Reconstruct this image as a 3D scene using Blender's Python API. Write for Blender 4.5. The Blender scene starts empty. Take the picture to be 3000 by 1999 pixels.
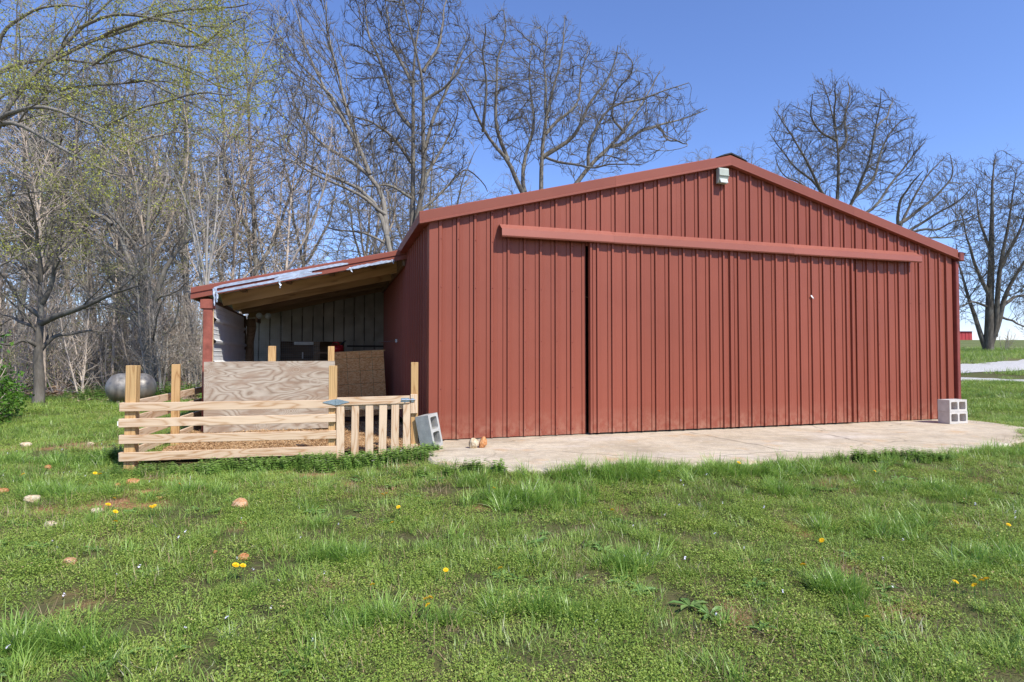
import bpy, bmesh, math, random
import numpy as np
from mathutils import Vector, Matrix, Euler

# ------------------------------------------------------------------ camera, sky, sun, exposure
S = bpy.context.scene
COL = S.collection
FPX = 1712.0; CAMZ = 1.078; PITCH = math.atan(45.5 / FPX)
cam = bpy.data.cameras.new('camera'); cam.sensor_width = 36; cam.lens = 36 * FPX / 3000
cam.clip_start = 0.05; cam.clip_end = 2000
camo = bpy.data.objects.new('camera', cam); COL.objects.link(camo)
camo.location = (0, 0, CAMZ); camo.rotation_euler = (math.pi / 2 + PITCH, 0, 0)
S.camera = camo

SUN_EL = math.radians(47); SUN_AZ = math.radians(137)      # azimuth clockwise from +Y
W = bpy.data.worlds.new('World'); S.world = W; W.use_nodes = True
wn = W.node_tree; bgn = wn.nodes['Background']
sky = wn.nodes.new('ShaderNodeTexSky'); sky.sky_type = 'NISHITA'; sky.sun_disc = False
sky.sun_elevation = SUN_EL; sky.sun_rotation = SUN_AZ; sky.altitude = 3000
sky.air_density = 1.5; sky.dust_density = 0.8; sky.ozone_density = 10.0
mixs = wn.nodes.new('ShaderNodeMix'); mixs.data_type = 'RGBA'; mixs.blend_type = 'MULTIPLY'; mixs.inputs[0].default_value = 1; mixs.inputs[7].default_value = (1.12, .94, 1.0, 1)   # colour grade: tints the sky and its light slightly periwinkle
wn.links.new(sky.outputs[0], mixs.inputs[6]); wn.links.new(mixs.outputs[2], bgn.inputs[0]); bgn.inputs[1].default_value = 0.13
sl = bpy.data.lights.new('sun', 'SUN'); sl.energy = 3.4; sl.angle = math.radians(0.55); sl.color = (1, 0.95, 0.87)
so = bpy.data.objects.new('sun', sl); COL.objects.link(so)
sd = Vector((math.sin(SUN_AZ) * math.cos(SUN_EL), math.cos(SUN_AZ) * math.cos(SUN_EL), math.sin(SUN_EL)))
so.rotation_euler = sd.to_track_quat('Z', 'Y').to_euler(); so.location = (6, -8, 12)
S.view_settings.view_transform = 'Standard'; S.view_settings.look = 'None'
S.view_settings.exposure = 0.8; S.view_settings.gamma = 1

# ------------------------------------------------------------------ geometry helpers
RNG = np.random.default_rng(7); random.seed(7)
cp, sp = math.cos(PITCH), math.sin(PITCH)
def ray(x, y):
    a = (x - 1500) / FPX; b = -(y - 999.5) / FPX
    return np.array([a, cp - b * sp, sp + b * cp])
def at_depth(x, y, Y):
    r = ray(x, y); return np.array([0, 0, CAMZ]) + r * (Y / r[1])
TH = math.radians(17.05)
D1 = np.array([math.cos(TH), math.sin(TH), 0]); D2 = np.array([-math.sin(TH), math.cos(TH), 0])
P0 = np.array([-1.069, 7.5, 0.0])
def bw(u, v, w=0): return P0 + D1 * u + D2 * v + np.array([0, 0, w])
def bl(x, y):
    qx, qy = x - P0[0], y - P0[1]
    return qx * D1[0] + qy * D1[1], qx * D2[0] + qy * D2[1]

def sstep(a, b, x):
    t = np.clip((x - a) / (b - a), 0, 1); return t * t * (3 - 2 * t)
_tab = np.random.default_rng(3).random((256, 256))
def vnoise(x, y, s, seed=0):
    x = np.asarray(x, float) / s + seed * 17.3; y = np.asarray(y, float) / s + seed * 9.1
    xi = np.floor(x).astype(int); yi = np.floor(y).astype(int); fx = x - xi; fy = y - yi
    fx = fx * fx * (3 - 2 * fx); fy = fy * fy * (3 - 2 * fy)
    g = lambda i, j: _tab[i % 256, j % 256]
    return (g(xi, yi) * (1 - fx) + g(xi + 1, yi) * fx) * (1 - fy) + (g(xi, yi + 1) * (1 - fx) + g(xi + 1, yi + 1) * fx) * fy

SEDGE = [(-1.0, 6.5), (-.75, 6.0), (-.3, 5.70), (.9, 5.72), (2.2, 6.0), (3.7, 6.3), (5.0, 6.7), (6.1, 7.25), (7.2, 8.1), (7.8, 8.95), (7.85, 9.4), (7.75, 10.2)]
def sdist(x, y):
    m = np.full(np.shape(x), 99.0)
    for (x1, y1), (x2, y2) in zip(SEDGE, SEDGE[1:]):
        t = np.clip(((x - x1) * (x2 - x1) + (y - y1) * (y2 - y1)) / ((x2 - x1) ** 2 + (y2 - y1) ** 2), 0, 1)
        m = np.minimum(m, np.hypot(x - x1 - t * (x2 - x1), y - y1 - t * (y2 - y1)))
    return m
def hgt(x, y):
    """height of the terrain"""
    x = np.asarray(x, float); y = np.asarray(y, float)
    z = -0.12 - 0.05 * np.clip(6.0 - y, 0, 12)
    up = np.where(y < 38, 0.0573 * np.clip(y - 12, 0, None), 1.49 + 0.0345 * (y - 38))
    up = np.where(y > 175, 1.49 + 0.0345 * 137 - 0.02 * (y - 175), up)
    z = z + .085 * np.exp(-(sdist(x, y) / .55) ** 2) * sstep(-1.7, -.9, x)
    z = z - .06 * np.exp(-((x + 4.0) / 1.6) ** 2 - ((y - 6.2) / .7) ** 2)
    z = z + up * sstep(-4, 14, x)
    z = z + (1 - sstep(-4, 6, x)) * 0.03 * np.clip(y - 24, 0, 60)
    z = z + (vnoise(x, y, 1.3, 1) - .5) * 0.05 + (vnoise(x, y, 0.35, 2) - .5) * 0.02
    return z
def on_ground(x, y, z=None):
    r = ray(x, y); t = 5.0
    for _ in range(30):
        px, py = r[0] * t, r[1] * t
        zz = float(hgt(px, py)) if z is None else z
        t = 0.5 * t + 0.5 * (zz - CAMZ) / r[2]
    return np.array([r[0] * t, r[1] * t, zz])

def tag(o, label=None, cat=None, group=None, kind=None):
    if label: o['label'] = label
    if cat: o['category'] = cat
    if group: o['group'] = group
    if kind: o['kind'] = kind
    return o
def link(o, parent=None):
    COL.objects.link(o)
    if parent: o.parent = parent
    return o
def empty(name, loc=(0, 0, 0), rz=0, label=None, cat=None, group=None):
    o = bpy.data.objects.new(name, None); o.empty_display_size = .1
    o.location = loc; o.rotation_euler = (0, 0, rz)
    tag(o, label, cat, group); return link(o)
def mesh_np(name, V, F, mat=None, smooth=False):
    """V (n,3), F (m,k) int arrays with equal k"""
    me = bpy.data.meshes.new(name); V = np.asarray(V, np.float32); F = np.asarray(F, np.int32)
    n, k = F.shape
    me.vertices.add(len(V)); me.vertices.foreach_set('co', V.ravel())
    me.loops.add(n * k); me.loops.foreach_set('vertex_index', F.ravel())
    me.polygons.add(n); me.polygons.foreach_set('loop_start', np.arange(0, n * k, k, dtype=np.int32))
    if smooth: me.polygons.foreach_set('use_smooth', np.ones(n, bool))
    me.update(calc_edges=True)
    if mat: me.materials.append(mat)
    return me
def obj(name, me, parent=None, loc=None, rot=None):
    o = bpy.data.objects.new(name, me)
    if loc is not None: o.location = loc
    if rot is not None: o.rotation_euler = rot
    return link(o, parent)
def pyobj(name, verts, faces, mat, parent=None, smooth=False, loc=None, rot=None):
    me = bpy.data.meshes.new(name); me.from_pydata([tuple(map(float, v)) for v in verts], [], faces); me.update()
    if mat: me.materials.append(mat)
    if smooth:
        for p in me.polygons: p.use_smooth = True
    return obj(name, me, parent, loc, rot)
def bm_obj(name, bm, mat, parent=None, smooth=False, loc=None, rot=None):
    me = bpy.data.meshes.new(name); bmesh.ops.recalc_face_normals(bm, faces=bm.faces); bm.to_mesh(me); bm.free()
    if mat: me.materials.append(mat)
    if smooth:
        for p in me.polygons: p.use_smooth = True
    return obj(name, me, parent, loc, rot)
def bm_box(bm, lo, hi):
    vs = [bm.verts.new((x, y, z)) for x in (lo[0], hi[0]) for y in (lo[1], hi[1]) for z in (lo[2], hi[2])]
    for f in ((0, 1, 3, 2), (4, 6, 7, 5), (0, 4, 5, 1), (2, 3, 7, 6), (0, 2, 6, 4), (1, 5, 7, 3)):
        bm.faces.new([vs[i] for i in f])
def box(name, size, loc, rot, mat, parent=None, bev=0.003, wob=0.0):
    """box centred on loc, grain along its own X"""
    bm = bmesh.new(); s = [d / 2 for d in size]; bm_box(bm, [-d for d in s], s)
    if bev: bmesh.ops.bevel(bm, geom=bm.edges[:], offset=bev, segments=1, affect='EDGES')
    return bm_obj(name, bm, mat, parent, loc=loc, rot=rot)
def lobox(name, lo, hi, mat, parent=None, bev=0.003):
    bm = bmesh.new(); bm_box(bm, lo, hi)
    if bev: bmesh.ops.bevel(bm, geom=bm.edges[:], offset=bev, segments=1, affect='EDGES')
    return bm_obj(name, bm, mat, parent)
def beam(name, a, b, w, h, mat, parent=None, bev=0.003, roll=0):
    """timber from a to b, w across, h upright"""
    a, b = Vector(a), Vector(b); d = b - a
    q = d.to_track_quat('X', 'Z') @ Euler((roll, 0, 0)).to_quaternion()
    return box(name, (d.length, w, h), (a + b) / 2, q.to_euler(), mat, parent, bev)
def tube_bm(bm, pts, r, n=8, cap=True):
    pts = [Vector(p) for p in pts]; rings = []
    for i, p in enumerate(pts):
        t = (pts[min(i + 1, len(pts) - 1)] - pts[max(i - 1, 0)]).normalized()
        ref = Vector((0, 0, 1)) if abs(t.z) < .9 else Vector((1, 0, 0))
        a = t.cross(ref).normalized(); b = t.cross(a); rr = r[i] if hasattr(r, '__len__') else r
        rings.append([bm.verts.new(p + (a * math.cos(k * 2 * math.pi / n) + b * math.sin(k * 2 * math.pi / n)) * rr) for k in range(n)])
    for A, B in zip(rings, rings[1:]):
        for k in range(n): bm.faces.new((A[k], A[(k + 1) % n], B[(k + 1) % n], B[k]))
    if cap: bm.faces.new(rings[0]); bm.faces.new(rings[-1][::-1])

# ------------------------------------------------------------------ materials
class NT:
    def __init__(s, name, rough=.6, spec=.3, metal=0):
        s.m = bpy.data.materials.new(name); s.m.use_nodes = True; s.t = s.m.node_tree
        s.p = s.t.nodes['Principled BSDF']; s.p.inputs['Roughness'].default_value = rough
        s.p.inputs['Specular IOR Level'].default_value = spec; s.p.inputs['Metallic'].default_value = metal
    def n(s, typ, **kw):
        nd = s.t.nodes.new('ShaderNode' + typ)
        for k, v in kw.items(): setattr(nd, k, v)
        return nd
    def l(s, a, b): s.t.links.new(a, b)
    def coord(s, which='Object', scale=(1, 1, 1), rnd=False):
        c = s.n('TexCoord'); mp = s.n('Mapping'); mp.inputs['Scale'].default_value = scale
        if rnd:
            oi = s.n('ObjectInfo'); mu = s.n('VectorMath', operation='SCALE'); mu.inputs[0].default_value = (37, 53, 71)
            s.l(oi.outputs['Random'], mu.inputs['Scale']); ad = s.n('VectorMath', operation='ADD')
            s.l(c.outputs[which], ad.inputs[0]); s.l(mu.outputs[0], ad.inputs[1]); s.l(ad.outputs[0], mp.inputs[0])
        else: s.l(c.outputs[which], mp.inputs[0])
        return mp.outputs[0]
    def noise(s, vec, scale, detail=4, rough=.55, dist=0):
        nd = s.n('TexNoise'); nd.inputs['Scale'].default_value = scale; nd.inputs['Detail'].default_value = detail
        nd.inputs['Roughness'].default_value = rough; nd.inputs['Distortion'].default_value = dist
        s.l(vec, nd.inputs['Vector']); return nd.outputs['Fac']
    def math(s, op, a, b=None, clamp=False):
        nd = s.n('Math', operation=op); nd.use_clamp = clamp
        for i, v in enumerate((a, b)):
            if v is None: continue
            if isinstance(v, (int, float)): nd.inputs[i].default_value = v
            else: s.l(v, nd.inputs[i])
        return nd.outputs[0]
    def ramp(s, fac, stops):
        nd = s.n('ValToRGB'); e = nd.color_ramp.elements
        while len(e) < len(stops): e.new(0.5)
        for el, (p, c) in zip(e, stops):
            el.position = p; el.color = (*c, 1) if len(c) == 3 else c
        s.l(fac, nd.inputs[0]); return nd.outputs[0]
    def mix(s, fac, a, b, blend='MIX'):
        nd = s.n('Mix', data_type='RGBA', blend_type=blend)
        if isinstance(fac, (int, float)): nd.inputs[0].default_value = fac
        else: s.l(fac, nd.inputs[0])
        for i, v in ((6, a), (7, b)):
            if isinstance(v, tuple): nd.inputs[i].default_value = (*v, 1)
            else: s.l(v, nd.inputs[i])
        return nd.outputs[2]
    def col(s, c):
        if isinstance(c, tuple): s.p.inputs['Base Color'].default_value = (*c, 1)
        else: s.l(c, s.p.inputs['Base Color'])
    def bump(s, h, dist=.01, strength=.5):
        nd = s.n('Bump'); nd.inputs['Strength'].default_value = strength; nd.inputs['Distance'].default_value = dist
        s.l(h, nd.inputs['Height']); s.l(nd.outputs[0], s.p.inputs['Normal'])
G3 = lambda v: (v, v, v)

def m_plain(name, c, rough=.6, spec=.3, metal=0, var=.12, scale=6, bump=0.0):
    t = NT(name, rough, spec, metal); v = t.coord()
    f = t.noise(v, scale, 5)
    t.col(t.ramp(f, [(.3, tuple(x * (1 - var) for x in c)), (.7, tuple(min(1, x * (1 + var)) for x in c))]))
    if bump: t.bump(t.noise(v, scale * 6, 3), bump, .5)
    return t.m
def m_siding(name, c):
    t = NT(name, .42, .25); v = t.coord()
    big = t.noise(v, .8, 4, .6); fine = t.noise(t.coord(scale=(6, 6, .5)), 2.0, 4)
    a = t.mix(t.math('MULTIPLY', big, .8), tuple(x * .80 for x in c), tuple(x * 1.22 for x in c))
    oi = t.n('ObjectInfo')
    b = t.mix(.16, a, t.ramp(oi.outputs['Random'], [(0, (.22, .055, .032)), (1, (.43, .13, .085))]))
    d = t.mix(t.ramp(fine, [(.5, G3(0)), (.8, G3(.22))]), b, (c[0] * .8, c[1] * .9, c[2] * .95))
    # dust splashed up near the ground, chalky streaks
    geo = t.n('NewGeometry'); sx = t.n('SeparateXYZ'); t.l(geo.outputs['Position'], sx.inputs[0])
    dn = t.noise(v, 9, 5, .7)
    dust = t.math('MULTIPLY', t.math('SUBTRACT', 1, t.math('MULTIPLY', sx.outputs['Z'], 2.6, True), True), t.ramp(dn, [(.40, G3(0)), (.70, G3(.45))]))
    spk = t.noise(v, 70, 2)
    d2 = t.mix(dust, d, (.50, .30, .2))
    spkm = t.math('MULTIPLY', t.ramp(spk, [(.72, G3(0)), (.76, G3(.7))]), t.math('SUBTRACT', 1, t.math('MULTIPLY', sx.outputs['Z'], 6, True), True))
    t.col(t.mix(spkm, d2, (.6, .52, .44)))
    t.l(t.math('ADD', t.math('MULTIPLY', big, .2), .34), t.p.inputs['Roughness'])
    t.bump(t.noise(t.coord(scale=(1, 1, .6)), 1.7, 3), .03, .35)
    return t.m
def m_wood(name, light, dark, rings=7.0, sx=.55, sy=5.0, grey=None):
    t = NT(name, .7, .2); v = t.coord(scale=(sx, sy, sy), rnd=True)
    n1 = t.noise(v, 1.0, 2, .4, .35)
    ring = t.math('PINGPONG', t.math('MULTIPLY', n1, rings), .5)
    c = t.ramp(t.math('MULTIPLY', ring, 2), [(.0, dark), (.28, tuple(a * .7 + b * .3 for a, b in zip(light, dark))), (.6, light), (1, tuple(min(1, x * 1.06) for x in light))])
    fib = t.noise(t.coord(scale=(2.0, 60, 60), rnd=True), 1.0, 3)
    c = t.mix(t.math('MULTIPLY', fib, .35), c, tuple(x * .62 for x in light))
    vor = t.n('TexVoronoi'); vor.inputs['Scale'].default_value = 1; t.l(t.coord(scale=(1.6, 7, 7), rnd=True), vor.inputs['Vector'])
    c = t.mix(t.ramp(vor.outputs['Distance'], [(.06, G3(.75)), (.14, G3(0))]), c, tuple(x * .6 for x in dark))
    oi = t.n('ObjectInfo'); c = t.mix(.22, c, t.ramp(oi.outputs['Random'], [(0, dark), (.5, light), (1, tuple(min(1, x * 1.12) for x in light))]))
    if grey: c = t.mix(t.ramp(t.noise(t.coord(scale=(.8, 2, 2), rnd=True), 1.5, 4), [(.4, G3(0)), (.62, G3(.7))]), c, grey)
    t.col(c); t.bump(fib, .003, .4); return t.m
def m_plywood():
    t = NT('weathered_plywood', .85, .15); v = t.coord(scale=(.7, 1, 2.3))
    warp = t.n('TexNoise'); warp.inputs['Scale'].default_value = 1.3; warp.inputs['Detail'].default_value = 2; t.l(v, warp.inputs['Vector'])
    add = t.n('VectorMath', operation='MULTIPLY_ADD'); t.l(warp.outputs['Color'], add.inputs[0]); add.inputs[1].default_value = (.35, .35, .8); t.l(v, add.inputs[2])
    n1 = t.noise(add.outputs[0], 1.35, 2.5, .45)
    ring = t.math('PINGPONG', t.math('MULTIPLY', n1, 19), .5)
    vor = t.n('TexVoronoi'); vor.inputs['Scale'].default_value = 1.7; vor.inputs['Randomness'].default_value = 1; t.l(t.coord(scale=(1, .05, 1.3)), vor.inputs['Vector'])
    kn = t.math('PINGPONG', t.math('MULTIPLY', vor.outputs['Distance'], 26), .5)
    km = t.ramp(vor.outputs['Distance'], [(.14, G3(1)), (.30, G3(0))])
    mixr = t.n('Mix', data_type='FLOAT'); t.l(km, mixr.inputs[0]); t.l(ring, mixr.inputs[2]); t.l(kn, mixr.inputs[3])
    r2 = t.math('MULTIPLY', mixr.outputs[0], 2)
    c = t.ramp(r2, [(.0, (.25, .18, .125)), (.16, (.32, .255, .19)), (.42, (.42, .36, .28)), (1, (.50, .44, .35))])
    st = t.noise(t.coord(scale=(1, 1, 3.0)), 2.2, 4); c = t.mix(t.ramp(st, [(.47, G3(0)), (.6, G3(.7))]), c, (.31, .215, .145))
    pale = t.noise(t.coord(scale=(1.4, 1, 5)), 3.2, 3); c = t.mix(t.ramp(pale, [(.55, G3(0)), (.75, G3(.5))]), c, (.50, .465, .40))
    c = t.mix(t.math('MULTIPLY', t.noise(t.coord(scale=(3, 60, 90)), 1, 2), .3), c, (.26, .20, .15))
    t.col(c); t.bump(r2, .002, .4); return t.m
def m_osb():
    t = NT('oriented_strand_board', .75, .2); v = t.coord(scale=(1, 1, 1))
    vor = t.n('TexVoronoi'); vor.inputs['Scale'].default_value = 38; t.l(t.coord(scale=(1, 1, 2.2)), vor.inputs['Vector'])
    hs = t.n('SeparateColor'); t.l(vor.outputs['Color'], hs.inputs[0])
    c = t.ramp(hs.outputs[0], [(0, (.66, .27, .085)), (.5, (.84, .42, .15)), (1, (.9, .56, .26))])
    br = t.n('TexBrick'); br.offset = 0; br.inputs['Scale'].default_value = 1; br.inputs['Mortar Size'].default_value = .0018
    br.inputs['Brick Width'].default_value = .235; br.inputs['Row Height'].default_value = .245; br.inputs['Mortar Smooth'].default_value = 0
    cc = t.n('TexCoord'); sx = t.n('SeparateXYZ'); cb = t.n('CombineXYZ'); t.l(cc.outputs['Object'], sx.inputs[0])
    t.l(sx.outputs['X'], cb.inputs[0]); t.l(sx.outputs['Z'], cb.inputs[1]); t.l(cb.outputs[0], br.inputs['Vector'])
    t.col(t.mix(br.outputs['Fac'], c, (.015, .012, .01))); return t.m
def m_concrete():
    t = NT('slab_concrete', .9, .15); v = t.coord()
    a = t.ramp(t.noise(v, 1.1, 5, .6), [(.3, (.42, .345, .23)), (.5, (.58, .49, .345)), (.72, (.66, .58, .43))])
    st = t.noise(t.coord(scale=(.5, 1.6, 1)), 1.7, 6, .65, .6)
    a = t.mix(t.ramp(st, [(.5, G3(0)), (.68, G3(.6))]), a, (.36, .31, .245))
    rust = t.noise(v, 2.3, 3); a = t.mix(t.ramp(rust, [(.58, G3(0)), (.72, G3(.7))]), a, (.58, .37, .18))
    gr = t.noise(v, 120, 3, .7); a = t.mix(t.ramp(gr, [(.34, G3(.75)), (.5, G3(0))]), a, (.22, .19, .155))
    wash = t.noise(t.coord(scale=(.6, 2, 1)), .9, 3); a = t.mix(t.ramp(wash, [(.55, G3(0)), (.7, G3(.45))]), a, (.68, .63, .56))
    mot = t.noise(v, 7, 5, .7); a = t.mix(t.ramp(mot, [(.36, G3(.5)), (.54, G3(0))]), a, (.34, .285, .215))
    pal = t.noise(v, 11, 4, .7); a = t.mix(t.ramp(pal, [(.56, G3(0)), (.7, G3(.6))]), a, (.70, .63, .50))
    vor = t.n('TexVoronoi', feature='DISTANCE_TO_EDGE'); vor.inputs['Scale'].default_value = .42
    wv = t.n('TexNoise'); wv.inputs['Scale'].default_value = 3; t.l(v, wv.inputs['Vector'])
    ma = t.n('VectorMath', operation='MULTIPLY_ADD'); t.l(wv.outputs['Color'], ma.inputs[0]); ma.inputs[1].default_value = (.25, .25, 0); t.l(v, ma.inputs[2]); t.l(ma.outputs[0], vor.inputs['Vector'])
    crack = t.ramp(vor.outputs['Distance'], [(.0, G3(.6)), (.008, G3(0))])
    a = t.mix(t.math('MULTIPLY', crack, t.ramp(t.noise(v, .8, 2), [(.4, G3(0)), (.5, G3(1))])), a, (.10, .08, .06))
    t.col(a); t.bump(t.math('ADD', t.math('MULTIPLY', t.noise(v, 60, 4), .4), t.noise(v, 6, 4)), .012, .5); return t.m
def m_ground():
    t = NT('ground_soil_and_turf', .95, .1)
    geo = t.n('NewGeometry'); pos = geo.outputs['Position']
    sx = t.n('SeparateXYZ'); t.l(pos, sx.inputs[0]); X, Y = sx.outputs[0], sx.outputs[1]
    n = t.noise(pos, 1.6, 5, .6); n2 = t.noise(pos, 25, 4, .7)
    turf = t.ramp(n, [(.3, (.075, .08, .03)), (.52, (.10, .115, .035)), (.72, (.135, .12, .055))])
    turf = t.mix(t.ramp(n2, [(.42, G3(.55)), (.58, G3(0))]), turf, (.11, .08, .05))
    soil = t.ramp(n2, [(.35, (.27, .12, .055)), (.65, (.48, .26, .135))])
    bare = t.n('Attribute', attribute_name='bare').outputs['Fac']
    c = t.mix(bare, turf, soil)
    # far pasture
    pn = t.noise(t.coord('Object', (.05, .35, 1)), 1, 4)
    past = t.ramp(pn, [(.3, (.085, .12, .03)), (.5, (.14, .165, .055)), (.7, (.21, .2, .085))])
    c = t.mix(t.ramp(t.math('MULTIPLY', Y, .01), [(.25, G3(0)), (.36, G3(1))]), c, past)
    # wood floor: leaf litter on the left beyond the lawn edge
    edge = t.math('ADD', t.math('ADD', Y, t.math('MULTIPLY', X, .12)), t.math('MULTIPLY', t.math('SUBTRACT', n, .5), 5))
    wm = t.math('MULTIPLY', t.ramp(t.math('MULTIPLY', edge, .03), [(.435, G3(0)), (.475, G3(1))]), t.math('LESS_THAN', X, 3))
    vor = t.n('TexVoronoi'); vor.inputs['Scale'].default_value = 14; t.l(pos, vor.inputs['Vector'])
    sc = t.n('SeparateColor'); t.l(vor.outputs['Color'], sc.inputs[0])
    lit = t.ramp(sc.outputs[0], [(0, (.14, .085, .055)), (.5, (.29, .195, .13)), (1, (.44, .33, .24))])
    lit = t.mix(t.ramp(t.noise(pos, .5, 3), [(.45, G3(0)), (.6, G3(.75))]), lit, (.11, .16, .05))
    t.col(t.mix(wm, c, lit)); t.bump(n2, .03, .8); return t.m
def m_leafy(name, stops, rough=.55, spec=.35, trans=.25):
    """foliage colour from a per-face 'tone' attribute plus a per-plant shift"""
    t = NT(name, rough, spec); at = t.n('Attribute', attribute_name='tone'); oi = t.n('ObjectInfo')
    f = t.math('ADD', t.math('MULTIPLY', at.outputs['Fac'], .65), t.math('MULTIPLY', oi.outputs['Random'], .35))
    c = t.ramp(f, stops); t.col(c)
    if trans:
        tr = t.n('BsdfTranslucent'); t.l(c, tr.inputs[0]); mx = t.n('MixShader'); mx.inputs[0].default_value = trans
        out = t.t.nodes['Material Output']; t.l(t.p.outputs[0], mx.inputs[1]); t.l(tr.outputs[0], mx.inputs[2]); t.l(mx.outputs[0], out.inputs[0])
    return t.m
def m_bark(name, a, b, c, rnd=.35):
    t = NT(name, .9, .1); v = t.coord(scale=(7, 7, 1.6), rnd=False)
    f = t.noise(v, 1.6, 5, .65); oi = t.n('ObjectInfo')
    k = t.ramp(f, [(.3, a), (.5, b), (.72, c)])
    k = t.mix(rnd, k, t.ramp(oi.outputs['Random'], [(0, a), (.5, b), (1, tuple(x * 1.15 for x in c))]))
    lich = t.noise(t.coord(), .9, 4); k = t.mix(t.ramp(lich, [(.52, G3(0)), (.66, G3(.45))]), k, (.27, .275, .235))
    t.col(k); t.bump(f, .04, .7); return t.m

M = {}
M['red'] = m_siding('red_painted_steel', (.245, .066, .038))
M['red_trim'] = m_siding('red_trim_steel', (.235, .072, .046))
M['red_faded'] = m_siding('faded_red_trim', (.31, .105, .072))
M['red_dark'] = m_plain('dark_red_steel', (.22, .05, .035), .5, .4, var=.2)
M['red_wood'] = m_plain('red_painted_wood', (.27, .085, .06), .8, .2, var=.3, scale=9, bump=.004)
M['black'] = m_plain('black_cap', (.02, .02, .022), .6)
M['dark'] = m_plain('dark_interior', (.05, .042, .036), .9, .1)
M['roof'] = m_plain('roof_steel', (.33, .1, .075), .45)
M['soffit'] = m_plain('roof_underside', (.62, .60, .56), .6, var=.2)
M['white_sheet'] = m_plain('white_steel_sheet', (.82, .82, .80), .5, .3, var=.06, scale=3)
M['grey_sheet'] = m_plain('grey_steel_sheet', (.27, .245, .195), .6, .3, var=.3, scale=2.5)
M['foil'] = m_plain('silver_foil_tape', (.40, .455, .53), .42, .5, .35, var=.18, scale=7, bump=.002)
M['zinc'] = m_plain('zinc_steel', (.42, .5, .52), .35, .5, .8, var=.2, scale=30)
M['steel'] = m_plain('bright_steel', (.6, .62, .63), .25, .5, .9)
M['wire'] = m_plain('galvanised_wire', (.32, .33, .33), .5, .4, .5)
M['lamp_white'] = m_plain('lamp_housing', (.38, .41, .345), .5, .3, var=.1)
M['lamp_glass'] = m_plain('lamp_lens', (.55, .58, .55), .2, .5, var=.05)
M['pine'] = m_wood('fresh_pine', (.68, .51, .345), (.42, .22, .095), 8, 1.1, 9)
M['treated'] = m_wood('treated_post', (.56, .36, .16), (.30, .15, .055), 9, .9, 10)
M['beam'] = m_wood('rafter_wood', (.58, .38, .20), (.36, .21, .10), 6)
M['oldwood'] = m_wood('old_dark_wood', (.26, .17, .10), (.14, .09, .05), 6)
M['ply'] = m_plywood(); M['osb'] = m_osb(); M['concrete'] = m_concrete(); M['ground'] = m_ground()
M['block'] = m_plain('concrete_block', (.40, .395, .365), .95, .1, var=.14, scale=14, bump=.01)
M['block_pale'] = m_plain('pale_concrete_block', (.54, .51, .465), .95, .1, var=.12, scale=14, bump=.01)
M['foam'] = m_plain('white_scrap', (.75, .74, .7), .8)
M['red_plastic'] = m_plain('red_plastic', (.5, .015, .025), .4, .5)

# ------------------------------------------------------------------ terrain, drive, slab
def axis(parts):
    out = []
    for a, b, s in parts: out += list(np.arange(a, b, s))
    return np.array(out + [parts[-1][1]])
BL = []
for (px, py, rx, ry) in ((815, 1385, .16, .1), (925, 1393, .18, .09), (990, 1420, .14, .1), (520, 1402, .3, .1), (620, 1375, .2, .1), (430, 1440, .35, .12), (330, 1480, .4, .12), (150, 1500, .3, .1), (300, 1300, .6, .1), (450, 1292, .5, .14), (200, 1312, .7, .12), (60, 1318, .5, .1), (1440, 1478, .16, .06), (1150, 1370, .3, .08), (360, 1380, .2, .1), (2890, 1245, .4, .12)):
    g = on_ground(px, py); BL.append((g[0], g[1], rx * 1.25, ry * 1.6))
def BARE(x, y):
    b = sstep(.74, .9, vnoise(x, y, .45, 61) * .5 + vnoise(x, y, .16, 62) * .5) * .6
    for cx, cy, rx, ry in BL: b = np.maximum(b, sstep(1.25, .45, np.hypot((x - cx) / rx, (y - cy) / ry) + .5 * (vnoise(x, y, .12, 63) - .5)))
    return b * (y < 14)
gx = axis([(-260, -60, 10), (-60, -12, 2), (-12, 12, .14), (12, 50, 1.5), (50, 320, 10)])
gy = axis([(-30, -2, 4), (-2, 15, .14), (15, 50, 1.0), (50, 120, 5), (120, 420, 12)])
GX, GY = np.meshgrid(gx, gy); GZ = hgt(GX, GY)
# pressed down under the slab, the barn and the pen so that they sit cleanly
nx, ny = len(gx), len(gy); I = np.arange(nx * ny).reshape(ny, nx)
F = np.stack([I[:-1, :-1], I[:-1, 1:], I[1:, 1:], I[1:, :-1]], -1).reshape(-1, 4)
gme = mesh_np('ground', np.stack([GX, GY, GZ], -1).reshape(-1, 3), F, M['ground'], True)
at = gme.attributes.new('bare', 'FLOAT', 'POINT'); at.data.foreach_set('value', BARE(GX, GY).astype(np.float32).ravel())
tag(obj('ground', gme), 'sloping lawn and pasture ground reaching to the horizon', 'ground', kind='structure')

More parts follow.
